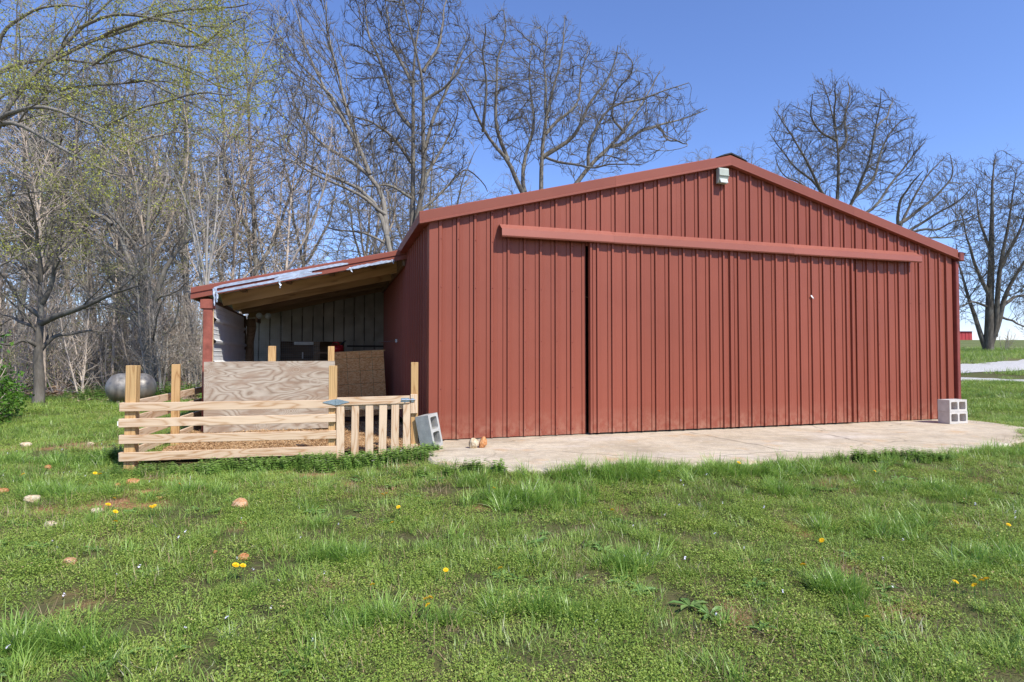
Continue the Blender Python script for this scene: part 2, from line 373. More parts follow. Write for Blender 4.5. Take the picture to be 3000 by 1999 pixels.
SLAB = [(-0.86, 7.62), (-0.95, 7.0), (-0.93, 6.5), (-.82, 6.1), (-.62, 5.86), (-.3, 5.70), (-0.119, 5.66), (.3, 5.68), (.9, 5.72), (1.5, 5.86), (2.2, 6.0), (3.0, 6.12),
        (3.7, 6.3), (4.4, 6.5), (5.0, 6.7), (5.6, 6.98), (6.1, 7.25), (6.7, 7.65), (7.2, 8.1), (7.6, 8.55), (7.8, 8.95), (7.85, 9.4), (7.75, 10.2), (6.5, 12.0), (-1.5, 9.8)]
def in_poly(x, y, poly):
    x = np.asarray(x, float); y = np.asarray(y, float); c = np.zeros(x.shape, bool)
    for (x1, y1), (x2, y2) in zip(poly, poly[1:] + poly[:1]):
        m = ((y1 > y) != (y2 > y)) & (x < (x2 - x1) * (y - y1) / (y2 - y1 + 1e-12) + x1); c ^= m
    return c
def dense(poly, step=.045, jit=.005, seed=1):
    r = np.random.default_rng(seed); out = []
    for a, b in zip(poly, poly[1:] + poly[:1]):
        a, b = np.array(a), np.array(b); n = max(1, int(np.linalg.norm(b - a) / step))
        for i in range(n): out.append(tuple(a + (b - a) * i / n + r.normal(0, jit, 2)))
    return out
bm = bmesh.new(); dp = dense(SLAB)
top = [bm.verts.new((x, y, 0)) for x, y in dp]; cen = np.mean(SLAB, 0)
bm.faces.new(top)
mid = [bm.verts.new((x + .02 * np.sign(x - cen[0]), y - .022, -.025)) for x, y in dp]
bot = [bm.verts.new((x + .045 * np.sign(x - cen[0]), y - .04, -.30)) for x, y in dp]
for A, B in ((top, mid), (mid, bot)):
    for i in range(len(A)):
        j = (i + 1) % len(A); bm.faces.new((A[i], B[i], B[j], A[j]))
tag(bm_obj('slab', bm, M['concrete']), 'tan concrete apron slab in front of the red barn', 'slab', kind='structure')

# gravel drive beyond the barn: two arms that join on the left
t = NT('white_gravel', .9, .2); geo = t.n('NewGeometry')
nz = t.noise(geo.outputs['Position'], 14, 5, .8)
t.col(t.ramp(nz, [(.3, (.30, .285, .255)), (.5, (.52, .50, .465)), (.7, (.66, .645, .615))])); t.bump(nz, .03, 1); M['gravel'] = t.m
def strip(name, centre, half, label):
    c = np.array(centre, float); n = 90
    s = np.linspace(0, len(c) - 1, n); i = np.minimum(s.astype(int), len(c) - 2); f = (s - i)[:, None]
    f = f * f * (3 - 2 * f) * .5 + f * .5
    p = c[i] * (1 - f) + c[i + 1] * f
    d = np.gradient(p, axis=0); d /= np.linalg.norm(d, axis=1)[:, None]; nn = np.stack([-d[:, 1], d[:, 0]], 1)
    cols = []
    for k, w in enumerate(np.linspace(-1, 1, 13)):
        e = half * (1 + .18 * (vnoise(s * 40, s * 0, 9, k) - .5)); q = p + nn * (w * e)[:, None] if abs(w) < 1 else p + nn * (w * (e + .25 * (vnoise(s * 40, s, 3, k + 5) - .5)))[:, None]
        z = hgt(q[:, 0], q[:, 1]) + .035 * (1 - abs(w)) + .012; cols.append(np.column_stack([q, z]))
    V = np.stack(cols, 1).reshape(-1, 3); I = np.arange(n * 13).reshape(n, 13)
    F = np.stack([I[:-1, :-1], I[:-1, 1:], I[1:, 1:], I[1:, :-1]], -1).reshape(-1, 4)
    tag(obj(name, mesh_np(name, V, F, M['gravel'], True)), label, 'drive', kind='structure')
DR1 = [(4, 20.5), (10, 20.2), (14.5, 19.6), (17, 18.9), (22, 17.6), (34, 15)]
DR2 = [(4, 21), (10, 22.2), (15, 23.0), (19, 24.3), (24, 26.8), (30, 30.5), (50, 44)]
strip('drive_near', DR1, .62, 'near arm of the white gravel drive beside the barn')
strip('drive_far', DR2, 1.5, 'far arm of the white gravel drive below the multi-trunk tree')

# ------------------------------------------------------------------ barn
barn = empty('metal_barn', P0, TH, 'red ribbed steel barn with wide sliding door and low gable roof', 'barn')
UC, PK, SLP, BW, BD = 4.555, 4.112, 0.2558, 9.14, 12.2
rt = lambda u: PK - SLP * abs(u - UC)
PITCHW = 0.2286
PROF = [(0, .0065), (.012, .033), (.13, .033), (.20, .0), (.36, .0035), (.38, .0), (.76, .0), (.768, .0105), (.985, .0105)]
def prof_points(s0, s1, phase=0.0):
    pts = []
    k = math.floor((s0 - phase) / PITCHW) - 1
    while phase + k * PITCHW < s1 + PITCHW:
        for f, h in PROF:
            s = phase + (k + f) * PITCHW
            if s0 < s < s1: pts.append((s, h))
        k += 1
    pr = PROF + [(1, PROF[0][1])]; hh = lambda s: float(np.interp(((s - phase) / PITCHW) % 1, [a for a, _ in pr], [b for _, b in pr]))
    return [(s0, hh(s0))] + pts + [(s1, hh(s1))]
def sheet(name, s0, s1, lowf, topf, mapf, mat, parent, phase=0.0, lap=.0):
    pts = prof_points(s0, s1, phase); V = []; Fc = []
    for s, h in pts:
        V += [mapf(s, h + lap, lowf(s)), mapf(s, h + lap, topf(s))]
    for i in range(len(pts) - 1): Fc.append((2 * i, 2 * i + 2, 2 * i + 3, 2 * i + 1))
    return pyobj(name, V, Fc, mat, parent)
# front wall: backing girts, ten sheets, corner trims, screws
bm = bmesh.new()
for w in (.15, .75, 1.4, 2.1):
    for a, b in ((.1, 2.14), (6.93, BW - .1)): bm_box(bm, (a, .03, w - .07), (b, .07, w + .07))
bm_box(bm, (.1, .03, 2.68), (BW - .1, .07, 2.82)); bm_box(bm, (2.06, .071, .0), (2.18, .16, 2.7)); bm_box(bm, (6.91, .071, .0), (7.03, .16, 2.7))
front = bm_obj('front_wall', bm, M['oldwood'], barn)
fm = lambda s, h, w: (s, -h, w)
EDG = [.11, .914, 1.828, 2.188, 2.742, 3.656, 4.57, 5.484, 6.398, 6.80, 7.312, 8.226, 9.03]
for i, (a, b) in enumerate(zip(EDG, EDG[1:])):
    lo = 2.62 if 2.1 < a < 6.7 else .012          # open doorway behind the sliding door
    sheet('panel', a, b, lambda s: lo, lambda s: rt(s) - .10, fm, M['red'], front, .13, .0015 * (i % 2))
def screws(name, pts, parent, mat):
    bm = bmesh.new()
    for (x, y, z) in pts:
        c = bm.verts.new((x, y - .008, z)); ring = [bm.verts.new((x + .0105 * math.cos(k * 1.0472), y, z + .0105 * math.sin(k * 1.0472))) for k in range(6)]
        for k in range(6): bm.faces.new((c, ring[k], ring[(k + 1) % 6]))
    tag(bm_obj(name, bm, mat, parent), kind='stuff')
sc = []
for w in (.1, .66, 1.28, 1.98, 2.6):
    for k in range(0, 40):
        u = .13 + (k + .1) * PITCHW
        if .12 < u < 2.1 or 6.95 < u < 9.02: sc.append((u, -.0335, w + random.uniform(-.008, .008)))
for k in range(40):
    u = .13 + (k + .1) * PITCHW
    if .1 < u < 9.05: sc.append((u, -.0335, rt(u) - .19))
screws('wall_screws', sc, front, M['red_dark'])
for u0, s in ((0, 1), (BW, -1)):
    top = rt(u0) - .1
    pts = [(u0, .12), (u0, -.016), (u0 + s * .115, -.016), (u0 + s * .125, -.0335), (u0 + s * .15, -.0335), (u0 + s * .155, -.004)]
    if s < 0: pts = [(u, v) for u, v in pts]
    V = []; 
    for u, v in pts: V += [(u - s * .004 * (v > 0), v, .008), (u - s * .004 * (v > 0), v, top + s * (u - u0) * SLP)]
    pyobj('corner_trim', V, [(2 * i, 2 * i + 2, 2 * i + 3, 2 * i + 1) for i in range(len(pts) - 1)], M['red'], barn)
# left side wall, ribs facing left
lw = lobox('side_wall', (.035, .12, .02), (.07, BD - .1, 2.70), M['oldwood'], barn)
for i in range(13):
    a, b = .1 + i * .914, min(.1 + (i + 1) * .914, BD)
    sheet('panel', a, b, lambda s: .01, lambda s: 2.80, lambda s, h, w: (-h, s, w), M['red'], lw, .02, .001 * (i % 2))
rw = lobox('side_wall', (BW - .07, .12, .02), (BW - .035, BD - .1, 2.70), M['oldwood'], barn)
for i in range(13):
    a, b = .1 + i * .914, min(.1 + (i + 1) * .914, BD)
    sheet('panel', a, b, lambda s: .01, lambda s: 2.905, lambda s, h, w: (BW + h, s, w), M['red'], rw, .02, .001 * (i % 2))
gv = [(.05, 0), (BW - .05, 0), (BW - .05, rt(BW) - .04), (UC, PK - .045), (.05, rt(0) - .04)]
bk = pyobj('back_wall', [(u, BD - .02, w) for u, w in gv] + [(u, BD, w) for u, w in gv], [(0, 1, 2, 3, 4), (9, 8, 7, 6, 5)] + [(i, i + 5, (i + 1) % 5 + 5, (i + 1) % 5) for i in range(5)], M['red_dark'], barn)
lobox('floor', (.06, .13, -.01), (BW - .06, BD - .05, .004), M['concrete'], barn, 0)
# roof: two slopes of steel with an overhang, ribs not seen from below the eave
for s, ue in ((-1, -.135), (1, BW + .10)):
    V = [(UC, -.07, PK - .012), (ue, -.07, rt(ue) - .012), (ue, BD + .1, rt(ue) - .012), (UC, BD + .1, PK - .012)]
    V += [(x, y, z - .03) for x, y, z in V]
    rf = pyobj('roof', V, [(0, 1, 2, 3), (7, 6, 5, 4), (0, 4, 5, 1), (1, 5, 6, 2), (2, 6, 7, 3), (3, 7, 4, 0)], M['roof'], barn)
    for k in range(1, 13):
        y = k * .914
        V = [(UC + s * .02, y - .02, PK - .009), (ue, y - .02, rt(ue) - .009), (ue, y + .02, rt(ue) - .009), (UC + s * .02, y + .02, PK - .009), (UC + s * .02, y, PK + .014), (ue, y, rt(ue) + .014)]
        pyobj('roof_rib', V, [(0, 1, 5, 4), (2, 3, 4, 5), (1, 2, 5), (0, 4, 3)], M['roof'], rf)
# rake trim: folded strip with a lower lip, in lengths
def rake(u0, u1):
    V = []; prof = [(.02, .012), (-.078, .012), (-.088, .0), (-.083, -.118), (-.100, -.126), (-.100, -.146), (-.03, -.150), (-.026, -.11)]
    for u in (u0, u1):
        for v, w in prof: V.append((u, v, rt(u) + w))
    n = len(prof)
    return pyobj('rake_trim', V, [(i, n + i, n + i + 1, i + 1) for i in range(n - 1)], M['red_trim'], barn)
for a, b in ((-.137, 2.62), (2.622, UC), (UC, 6.9), (6.902, BW + .07)): rake(a, b)
pyobj('rake_end', [(-.1375, -.088, rt(-.137) - .0), (-.1375, .02, rt(-.137) + .012), (-.1375, .02, rt(-.137) - .11), (-.1375, -.10, rt(-.137) - .146)], [(0, 1, 2, 3)], M['red_trim'], barn)
# left eave: soffit strip and eave trim, seen from below
pyobj('eave_soffit', [(-.135, -.07, rt(-.135) - .12), (-.0, -.07, 2.80), (-.0, BD, 2.80), (-.135, BD, rt(-.135) - .12)], [(0, 1, 2, 3)], M['red_dark'], barn)
pyobj('eave_trim', [(-.1352, -.07, rt(-.135) - .12), (-.1352, BD, rt(-.135) - .12), (-.1352, BD, rt(-.135)), (-.1352, -.07, rt(-.135))], [(0, 1, 2, 3)], M['red_trim'], barn)
# black ridge cap end
V = []
for v in (-.095, BD + .1):
    for u, dz in ((UC - .26, .008), (UC - .12, .03), (UC, .035), (UC + .12, .03), (UC + .29, .008), (UC + .29, -.006 + .008), (UC, .015), (UC - .26, .002)): V.append((u, v, rt(u) + dz + .012))
pyobj('ridge_cap', V, [tuple(range(8)), tuple(range(15, 7, -1))] + [(i, i + 8, (i + 1) % 8 + 8, (i + 1) % 8) for i in range(8)], M['black'], barn)
# gutter and downspout on the right eave
lobox('gutter', (BW + .075, -.11, rt(BW) - .20), (BW + .185, BD, rt(BW) - .045), M['red_dark'], barn, .012)
pyobj('gutter_flap', [(BW + .07, -.115, rt(BW) - .05), (BW + .2, -.12, rt(BW) - .06), (BW + .26, -.06, rt(BW) - .085), (BW + .2, .05, rt(BW) - .05)], [(0, 1, 2, 3)], M['red_dark'], barn)
ds = lobox('downspout', (BW + .045, -.06, .25), (BW + .115, .04, rt(BW) - .2), M['red_dark'], barn, .008)
# sliding door: two leaves on a rail under a sheet steel hood
for a, b in ((2.222, 4.535), (4.541, 6.85)):
    bm = bmesh.new(); bm_box(bm, (a + .002, -.068, .03), (b - .002, -.036, 2.70))
    door = bm_obj('sliding_door', bm, M['red'], barn)
    n = 3; wd = (b - a) / n
    for i in range(n):
        sheet('panel', a + i * wd, a + (i + 1) * wd, lambda s: .026, lambda s: 2.70, lambda s, h, w: (s, -.071 - h, w), M['red'], door, .035 + (0 if a < 4 else .04), .0012 * (i % 2))
    for x0, x1 in ((a - .006, a + .028), (b - .028, b + .006)):
        lobox('edge_trim', (x0, -.104, .024), (x1, -.034, 2.7), M['red'], door, .004)
    pts = []
    for w in (.62, .95, 1.98):
        for k in range(11):
            u = a + .1 + k * PITCHW
            if u < b - .05: pts.append((u, -.0735, w + random.uniform(-.006, .006)))
    screws('door_screws', pts, door, M['red_dark'])
    lobox('bottom_rail', (a, -.066, .014), (b, -.04, .029), M['dark'], door, 0)
def hood(u0, u1):
    prof = [(-.006, 2.835), (-.05, 2.838), (-.135, 2.775), (-.165, 2.76), (-.173, 2.668), (-.165, 2.655), (-.135, 2.655)]
    V = []
    for u, dz in ((u0, 0), (u1, .004)):
        for v, w in prof: V.append((u, v, w + dz))
    n = len(prof); k = len(V)
    V += [(x, y + .003, z - .003) for x, y, z in V]
    Fc = [(i, n + i, n + i + 1, i + 1) for i in range(n - 1)] + [(k + i + 1, k + n + i + 1, k + n + i, k + i) for i in range(n - 1)]
    return pyobj('door_hood', V, Fc, M['red_faded'], barn)
for a, b in ((.93, 2.55), (2.552, 5.62), (5.622, 8.26)): hood(a, b)
lobox('door_rail', (1.0, -.10, 2.69), (8.2, -.03, 2.76), M['dark'], barn, 0)
# wall-pack lamp at the gable
lamp = empty('wall_lamp', bw(4.398, -.045, 3.79), TH, 'pale box-shaped wall lamp under the barn gable peak', 'lamp')
bm = bmesh.new()
prof = [(-.06, .115), (-.07, .11), (-.085, .09), (-.085, -.01), (-.04, -.115), (0, -.115), (0, .115)]
L = [bm.verts.new((-.085, y, z)) for y, z in prof]; R = [bm.verts.new((.085, y, z)) for y, z in prof]
for i in range(len(prof)): bm.faces.new((L[i], L[(i + 1) % 7], R[(i + 1) % 7], R[i]))
bm.faces.new(L); bm.faces.new(R[::-1])
bmesh.ops.bevel(bm, geom=bm.edges[:], offset=.006, segments=1, affect='EDGES')
bm_obj('housing', bm, M['lamp_white'], lamp)
box('lens', (.13, .012, .115), (0, -.068, -.063), (math.radians(-23), 0, 0), M['lamp_glass'], lamp, .004)
box('frame', (.168, .012, .012), (0, -.089, -.004), (0, 0, 0), M['lamp_white'], lamp, .002)
# scraped dent on the door
pyobj('paint_chip', [(5.99, -.1085, 2.03), (6.02, -.1085, 2.0), (6.05, -.1085, 1.985), (6.045, -.1085, 2.005), (6.02, -.1085, 2.035), (6.0, -.1085, 2.045)], [(0, 1, 2, 3, 4, 5)], M['foam'], barn)

# ------------------------------------------------------------------ lean-to on the left of the barn
lean = empty('lean_to_shed', P0, TH, 'open-fronted lean-to shed with sloping red roof on the barn side', 'shed')
V0, V1, UL = 2.28, 6.65, -3.2
lz = lambda u: 2.85 + .2375 * u
V = [(UL, V0, lz(UL)), (-.03, V0, lz(-.03)), (-.03, V1, lz(-.03)), (UL, V1, lz(UL))]; V += [(x, y, z - .02) for x, y, z in V]
lr = pyobj('roof', V, [(0, 1, 2, 3), (7, 6, 5, 4), (0, 4, 5, 1), (1, 5, 6, 2), (2, 6, 7, 3), (3, 7, 4, 0)], M['roof'], lean)
pyobj('ceiling_sheet', [(UL + .05, V0 + .05, lz(UL + .05) - .035), (-.03, V0 + .05, lz(-.03) - .035), (-.03, V1, lz(-.03) - .035), (UL + .05, V1, lz(UL + .05) - .035)], [(0, 1, 2, 3)], M['soffit'], lr)
for k in range(5):
    y = V0 + .4 + k * .9
    V = [(UL, y - .025, lz(UL)), (-.03, y - .025, lz(-.03)), (-.03, y + .025, lz(-.03)), (UL, y + .025, lz(UL)), (UL, y, lz(UL) + .022), (-.03, y, lz(-.03) + .022)]
    pyobj('roof_rib', V, [(0, 1, 5, 4), (2, 3, 4, 5), (0, 4, 3), (1, 2, 5)], M['roof'], lr)
prof = [(.06, .022), (-.03, .022), (-.04, .01), (-.04, -.06), (-.02, -.066), (-.02, -.085), (-.052, -.095), (-.052, -.150), (-.01, -.152)]
V = []
for u in (UL - .012, -.02):
    for v, w in prof: V.append((u, V0 + v, lz(u) + w))
n = len(prof)
pyobj('fascia', V, [(i, n + i, n + i + 1, i + 1) for i in range(n - 1)] + [tuple(range(n - 1, -1, -1))], M['red_trim'], lean)
lobox('eave_board', (UL - .01, V0 + .05, lz(UL) - .15), (UL + .03, V1, lz(UL) - .012), M['red_trim'], lean)
# torn silver foil tape along the fascia
def foil(name, u0, u1, w0, w1, v, seed, tear=.012):
    r = np.random.default_rng(seed); n = int((u1 - u0) / .03); V = []
    for i in range(n + 1):
        u = u0 + (u1 - u0) * i / n; e = min(1, i / 4, (n - i) / 4)
        a = lz(u) + w0 + r.normal(0, tear * .5) * .6; b = lz(u) + w1 - (w1 - w0) * (1 - e) * .5 + r.normal(0, tear * .4)
        for f in (0, .33, .66, 1): V.append((u, V0 + v - .004 - abs(r.normal(0, .0016)), a + (b - a) * f))
    Fc = [(4 * i + j, 4 * i + 4 + j, 4 * i + 5 + j, 4 * i + 1 + j) for i in range(n) for j in range(3)]
    return pyobj(name, V, Fc, M['foil'], lean)
foil('foil_tape', -2.90, -.95, -.062, -.02, -.041, 1, .003)
foil('foil_tape', -2.86, -1.35, -.135, -.098, -.054, 2, .004)
foil('foil_tape', -.98, -.22, -.155, -.115, -.054, 3, .009)
foil('foil_tape', -2.05, -1.5, -.10, -.055, -.046, 4, .008)
def rag(u, w, ln, seed):
    r = np.random.default_rng(seed); V = []; x = u
    for i in range(7):
        f = i / 6; x += r.normal(.004, .006); wd = .03 * (1 - .5 * f)
        V += [(x - wd / 2, V0 - .062 - .01 * r.random(), lz(u) + w - ln * f), (x + wd / 2, V0 - .062 - .012 * r.random(), lz(u) + w - ln * f)]
    pyobj('foil_rag', V, [(2 * i, 2 * i + 1, 2 * i + 3, 2 * i + 2) for i in range(6)], M['foil'], lean)
rag(-1.98, -.13, .11, 5); rag(-.93, -.12, .08, 6); rag(-.26, -.12, .07, 9)
for k in range(3): rag(-2.90 + .018 * k, -.06, .26 - .05 * k, 20 + k)
# posts, header, rafters
lobox('post', (-3.05, V0 + .0, -.2), (-2.915, V0 + .12, 1.88), M['red_wood'], lean, .006)
lobox('post_head', (-3.09, V0 - .02, 1.80), (-2.90, V0 + .13, 1.945), M['red_wood'], lean, .006)
lobox('post_edge_board', (-2.9148, V0 + .004, -.2), (-2.905, V0 + .022, 1.86), M['beam'], lean, .001)
for k, v in enumerate((3.25, 4.3, 5.35, 6.4)):
    beam('rafter', (-2.95, v, lz(-2.95) - .135), (-.05, v, lz(-.05) - .135), .045, .19, M['beam' if k < 2 else 'oldwood'], lean)
for u in (-2.6, -1.9, -1.2, -.5): beam('purlin', (u, V0 + .06, lz(u) - .06), (u, V1, lz(u) - .06), .09, .035, M['oldwood'], lean)
beam('barn_ledger', (-.06, V0, lz(-.06) - .15), (-.06, V1, lz(-.06) - .15), .04, .2, M['oldwood'], lean)
# left wall: white sheets with horizontal ribs, seen from inside
sw = lobox('side_wall', (-2.95, V0 + .13, -.15), (-2.915, 5.9, 1.92), M['oldwood'], lean, 0)
for k in range(6):
    w0 = -.1 + k * .33; V = []; pr = [(0, .004), (.05, .004), (.07, .04), (.10, .045), (.125, .008), (.20, .006), (.205, .012), (.215, .006), (.27, .006), (.275, .012), (.285, .006), (.33, .006)]
    ve = 5.55 + random.uniform(-.15, .2)
    for v in (V0 + .025, ve):
        for w, h in pr: V.append((-2.913 + h, v, min(w0 + w, 1.98)))
    n = len(pr)
    pyobj('panel', V, [(i, n + i, n + i + 1, i + 1) for i in range(n - 1)], M['white_sheet'], sw)
# log-like rough post at the back of the white wall, and grey back wall of upright sheets
bm = bmesh.new(); r = np.random.default_rng(4)
tube_bm(bm, [(-2.82 + r.normal(0, .015), 5.75 + r.normal(0, .015), z) for z in np.linspace(-.2, 1.85, 14)], [.085 + r.normal(0, .012) for _ in range(14)], 9)
bm_obj('rough_post', bm, M['oldwood'], lean)
bwl = lobox('back_wall', (-3.0, V1 + .02, 1.44), (-.02, V1 + .05, 2.0), M['dark'], lean, 0)
for i in range(13):
    a, b = -2.98 + i * .2286, -2.98 + (i + 1) * .2286
    top = min(lz(a) - .05, lz(b) - .05); low = 1.42 if 3 <= i <= 8 else -.12
    V = [(a + .006, V1, low), (b - .022, V1, low), (b - .022, V1, top), (a + .006, V1, top)]
    V += [(b - .004, V1 + .04, low), (b - .004, V1 + .04, top), (a - .004, V1 + .04, low), (a - .004, V1 + .04, top)]
    pyobj('panel', V, [(0, 1, 2, 3), (1, 4, 5, 2), (6, 0, 3, 7)], M['grey_sheet'], bwl)
lobox('door_brace', (-.86, V1 - .02, 1.30), (-.03, V1 - .003, 1.34), M['dark'], bwl, 0)
# closed coop behind the low opening
bm = bmesh.new(); bm_box(bm, (-2.7, V1 + .9, -.2), (-.3, V1 + .95, 1.55)); bm_box(bm, (-2.75, V1 + .06, 1.5), (-.3, V1 + .95, 1.55)); bm_box(bm, (-2.75, V1 + .06, -.2), (-2.7, V1 + .95, 1.5)); bm_box(bm, (-.35, V1 + .06, -.2), (-.3, V1 + .95, 1.5))
bm_obj('coop_box', bm, M['oldwood'], lean)
lobox('coop_divider', (-1.60, V1 + .03, -.1), (-1.46, V1 + .06, 1.42), M['oldwood'], lean)
lobox('pale_batten', (-2.02, V1 + .0, 1.345), (-1.60, V1 + .028, 1.412), M['foam'], lean)
lobox('knob_plate', (-1.85, V1 + .0, 1.03), (-1.82, V1 + .02, 1.18), M['foam'], lean)
# wire mesh hung over the coop opening
bm = bmesh.new()
for k in range(34): u = -2.78 + k * .04; bm_box(bm, (u, 6.05, .2), (u + .0022, 6.0522, 1.75 if u < -2.2 else 1.42))
for k in range(40):
    w = .2 + k * .04
    bm_box(bm, (-2.78, 6.053, w), (-2.2 if w > 1.42 else -1.45, 6.0552, w + .0022))
tag(bm_obj('wire_mesh', bm, M['wire'], lean), kind='stuff')
# twin flood lamp under the second rafter
fl = empty('flood_lamp', bw(-2.62, 5.0, 1.93), TH, 'small twin flood lamp on a dark board inside the shed', 'lamp')
lobox('mount_board', (-.02, -.02, -.17), (.02, .55, -.03), M['oldwood'], fl)
for s in (0, .16):
    bm = bmesh.new(); tube_bm(bm, [(.02 + s, -.05, -.04), (.05 + s, -.10, -.05), (.07 + s, -.14, -.06)], [.03, .055, .06], 10)
    bm_obj('lamp_head', bm, M['lamp_white'], fl, True)
# pale latch bar by the barn side wall
lt = empty('latch_bar', bw(-.28, 3.6, 1.36), TH, 'thin pale metal bar sticking out of the barn side wall', 'bar')
bm = bmesh.new(); tube_bm(bm, [(-.09, 0, -.03), (.1, .02, .0), (.24, .03, .015)], .009, 6); bm_obj('rod', bm, M['steel'], lt)
lobox('plate', (.22, .0, -.02), (.27, .06, .05), M['steel'], lt)
# chip bedding and dark soil under the shed roof
t = NT('wood_chip_bedding', .9, .1); geo = t.n('NewGeometry'); v = geo.outputs['Position']
vor = t.n('TexVoronoi'); vor.inputs['Scale'].default_value = 45; t.l(v, vor.inputs['Vector']); s_ = t.n('SeparateColor'); t.l(vor.outputs['Color'], s_.inputs[0])
c = t.ramp(s_.outputs[0], [(0, (.26, .13, .06)), (.5, (.45, .27, .12)), (1, (.62, .44, .24))])
t.col(t.mix(t.ramp(t.noise(v, 2, 4), [(.5, G3(0)), (.65, G3(.6))]), c, (.40, .17, .08))); t.bump(vor.outputs['Distance'], .02, 1); M['chips'] = t.m
def sheet_xy(name, poly_uv, z, mat, label, step=.12, amp=.03):
    us = [p[0] for p in poly_uv]; vs = [p[1] for p in poly_uv]
    au = np.arange(min(us), max(us) + step, step); av = np.arange(min(vs), max(vs) + step, step)
    UU, VV = np.meshgrid(au, av); Wp = P0 + UU[..., None] * D1 + VV[..., None] * D2
    Z = z + amp * (vnoise(Wp[..., 0], Wp[..., 1], .4, 6) - .4) + .4 * amp * (vnoise(Wp[..., 0], Wp[..., 1], .13, 8) - .5)
    V = np.concatenate([Wp[..., :2], Z[..., None]], -1).reshape(-1, 3); nx = len(au); I = np.arange(len(V)).reshape(-1, nx)
    F = np.stack([I[:-1, :-1], I[:-1, 1:], I[1:, 1:], I[1:, :-1]], -1).reshape(-1, 4)
    return tag(obj(name, mesh_np(name, V, F, mat, True)), label, 'bedding', kind='structure')
sheet_xy('pen_floor', [(-3.15, .12), (-.03, 3.4)], -.085, M['chips'], 'orange wood chip bedding inside the pen', amp=.06)
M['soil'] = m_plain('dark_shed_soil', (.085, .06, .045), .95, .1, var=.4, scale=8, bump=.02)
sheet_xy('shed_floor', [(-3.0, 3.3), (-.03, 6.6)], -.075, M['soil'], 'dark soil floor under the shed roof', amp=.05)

# ------------------------------------------------------------------ pen fence, gate, boards
FA = np.array([-4.2, 6.47]); FB = np.array([-1.15, 7.0]); FD = (FB - FA) / np.linalg.norm(FB - FA); FANG = math.atan2(FD[1], FD[0])
fence = empty('pen_fence', (FA[0], FA[1], 0), FANG, 'new pine rail pen fence with square posts before the shed', 'fence')
def post(s, y, z0, z1, w=.092, lean_=(0, 0)):
    return box('post', (z1 - z0, w, w), (s, y, (z0 + z1) / 2), (lean_[0], -math.pi / 2 + lean_[1], 0), M['treated'], fence, .004)
post(.005, 0, -.45, .98, .108, (0, .006)); post(2.142, 0, -.45, .972, .088); post(3.08, -.0, -.45, 1.01, .085)
RZ = [.527, .353, .175, -.015]
for k, z in enumerate(RZ):
    e = random.uniform(-.006, .006)
    beam('rail', (-.085 + e, -.075, z), (2.188 + e, -.067, z + .012 * (k % 2) + .004), .036, .094, M['pine'], fence)
# left side run, going back towards the shed; built in world axes and moved into the fence frame
inv = Matrix.Translation((FA[0], FA[1], 0)) @ Matrix.Rotation(FANG, 4, 'Z'); inv = inv.inverted()
wf = lambda p: inv @ Vector((float(p[0]), float(p[1]), float(p[2])))
sdir = np.array([-.79, 3.14]); sdir /= np.linalg.norm(sdir)
s0 = FA + np.array([-.062, -.085])
for k, z in enumerate(RZ):
    b = s0 + sdir * (3.25 - .02 * k); beam('rail', wf((*s0, z)), wf((*b, z + .0 - .012 * k + .012)), .036, .092, M['pine'], fence)
p2 = FA + sdir * 1.36 + np.array([.028, .02])
box('post', (1.45, .1, .1), wf((p2[0] + .02, p2[1], .25)), (0, -math.pi / 2, .25), M['treated'], fence, .004)
p3 = FA + sdir * 3.15 + np.array([.03, .02]); box('post', (1.3, .09, .09), wf((p3[0], p3[1], .2)), (0, -math.pi / 2, .25), M['treated'], fence, .004)
box('latch_block', (.225, .036, .082), (3.075, -.062, .52), (0, -math.pi / 2, 0), M['pine'], fence, .003)
box('foot_block', (.17, .03, .08), (3.08, -.058, -.04), (0, -math.pi / 2, 0), M['pine'], fence, .003)
box('rail_tag', (.03, .002, .05), (-.087, -.085, .35), (0, 0, .5), M['foam'], fence, 0)
# gate with six upright slats, strap hinge and barrel bolt
gate = empty('pen_gate', (FA[0] + FD[0] * 2.19, FA[1] + FD[1] * 2.19, 0), FANG, 'small slatted pine gate with strap hinge beside the barn corner', 'gate')
beam('top_rail', (.004, -.07, .558), (.835, -.07, .572), .036, .092, M['pine'], gate)
beam('bottom_rail', (.01, -.04, -.115), (.835, -.04, -.10), .032, .085, M['pine'], gate)
beam('back_rail', (.01, -.022, .5), (.835, -.022, .5), .032, .085, M['pine'], gate)
for x in (.045, .21, .372, .525, .665, .80):
    box('slat', (.63 + random.uniform(-.01, .01), .036, .086 + random.uniform(-.004, .004)), (x, -.058, .205), (0, -math.pi / 2 + random.uniform(-.012, .012), 0), M['pine'], gate, .003)
# hinge: two pointed leaves and a knuckle, fixed half on the rail, half on the gate
for s, par, x0 in ((-1, fence, 2.188), (1, gate, 0.0)):
    V = []; pr = [(0, .034), (.03, .03), (.13, .006), (.145, 0), (.13, -.006), (.03, -.03), (0, -.034)]
    for y in (-.0905 - .0, -.0945):
        for a, b in pr: V.append((x0 + s * (a + .003), y, .553 + b))
    n = len(pr); hg = pyobj('hinge', V, [tuple(range(n)), tuple(range(2 * n - 1, n - 1, -1))] + [(i, i + n, (i + 1) % n + n, (i + 1) % n) for i in range(n)], M['zinc'], par)
bm = bmesh.new(); tube_bm(bm, [(0, -.097, .518), (0, -.097, .588)], .007, 8); bm_obj('hinge_pin', bm, M['zinc'], gate)
bolt = lobox('bolt_plate', (.735, -.092, .545), (.83, -.088, .592), M['zinc'], gate, .001)
bm = bmesh.new(); tube_bm(bm, [(.74, -.098, .568), (.90, -.098, .568)], .009, 8); bm_obj('bolt', bm, M['steel'], gate)
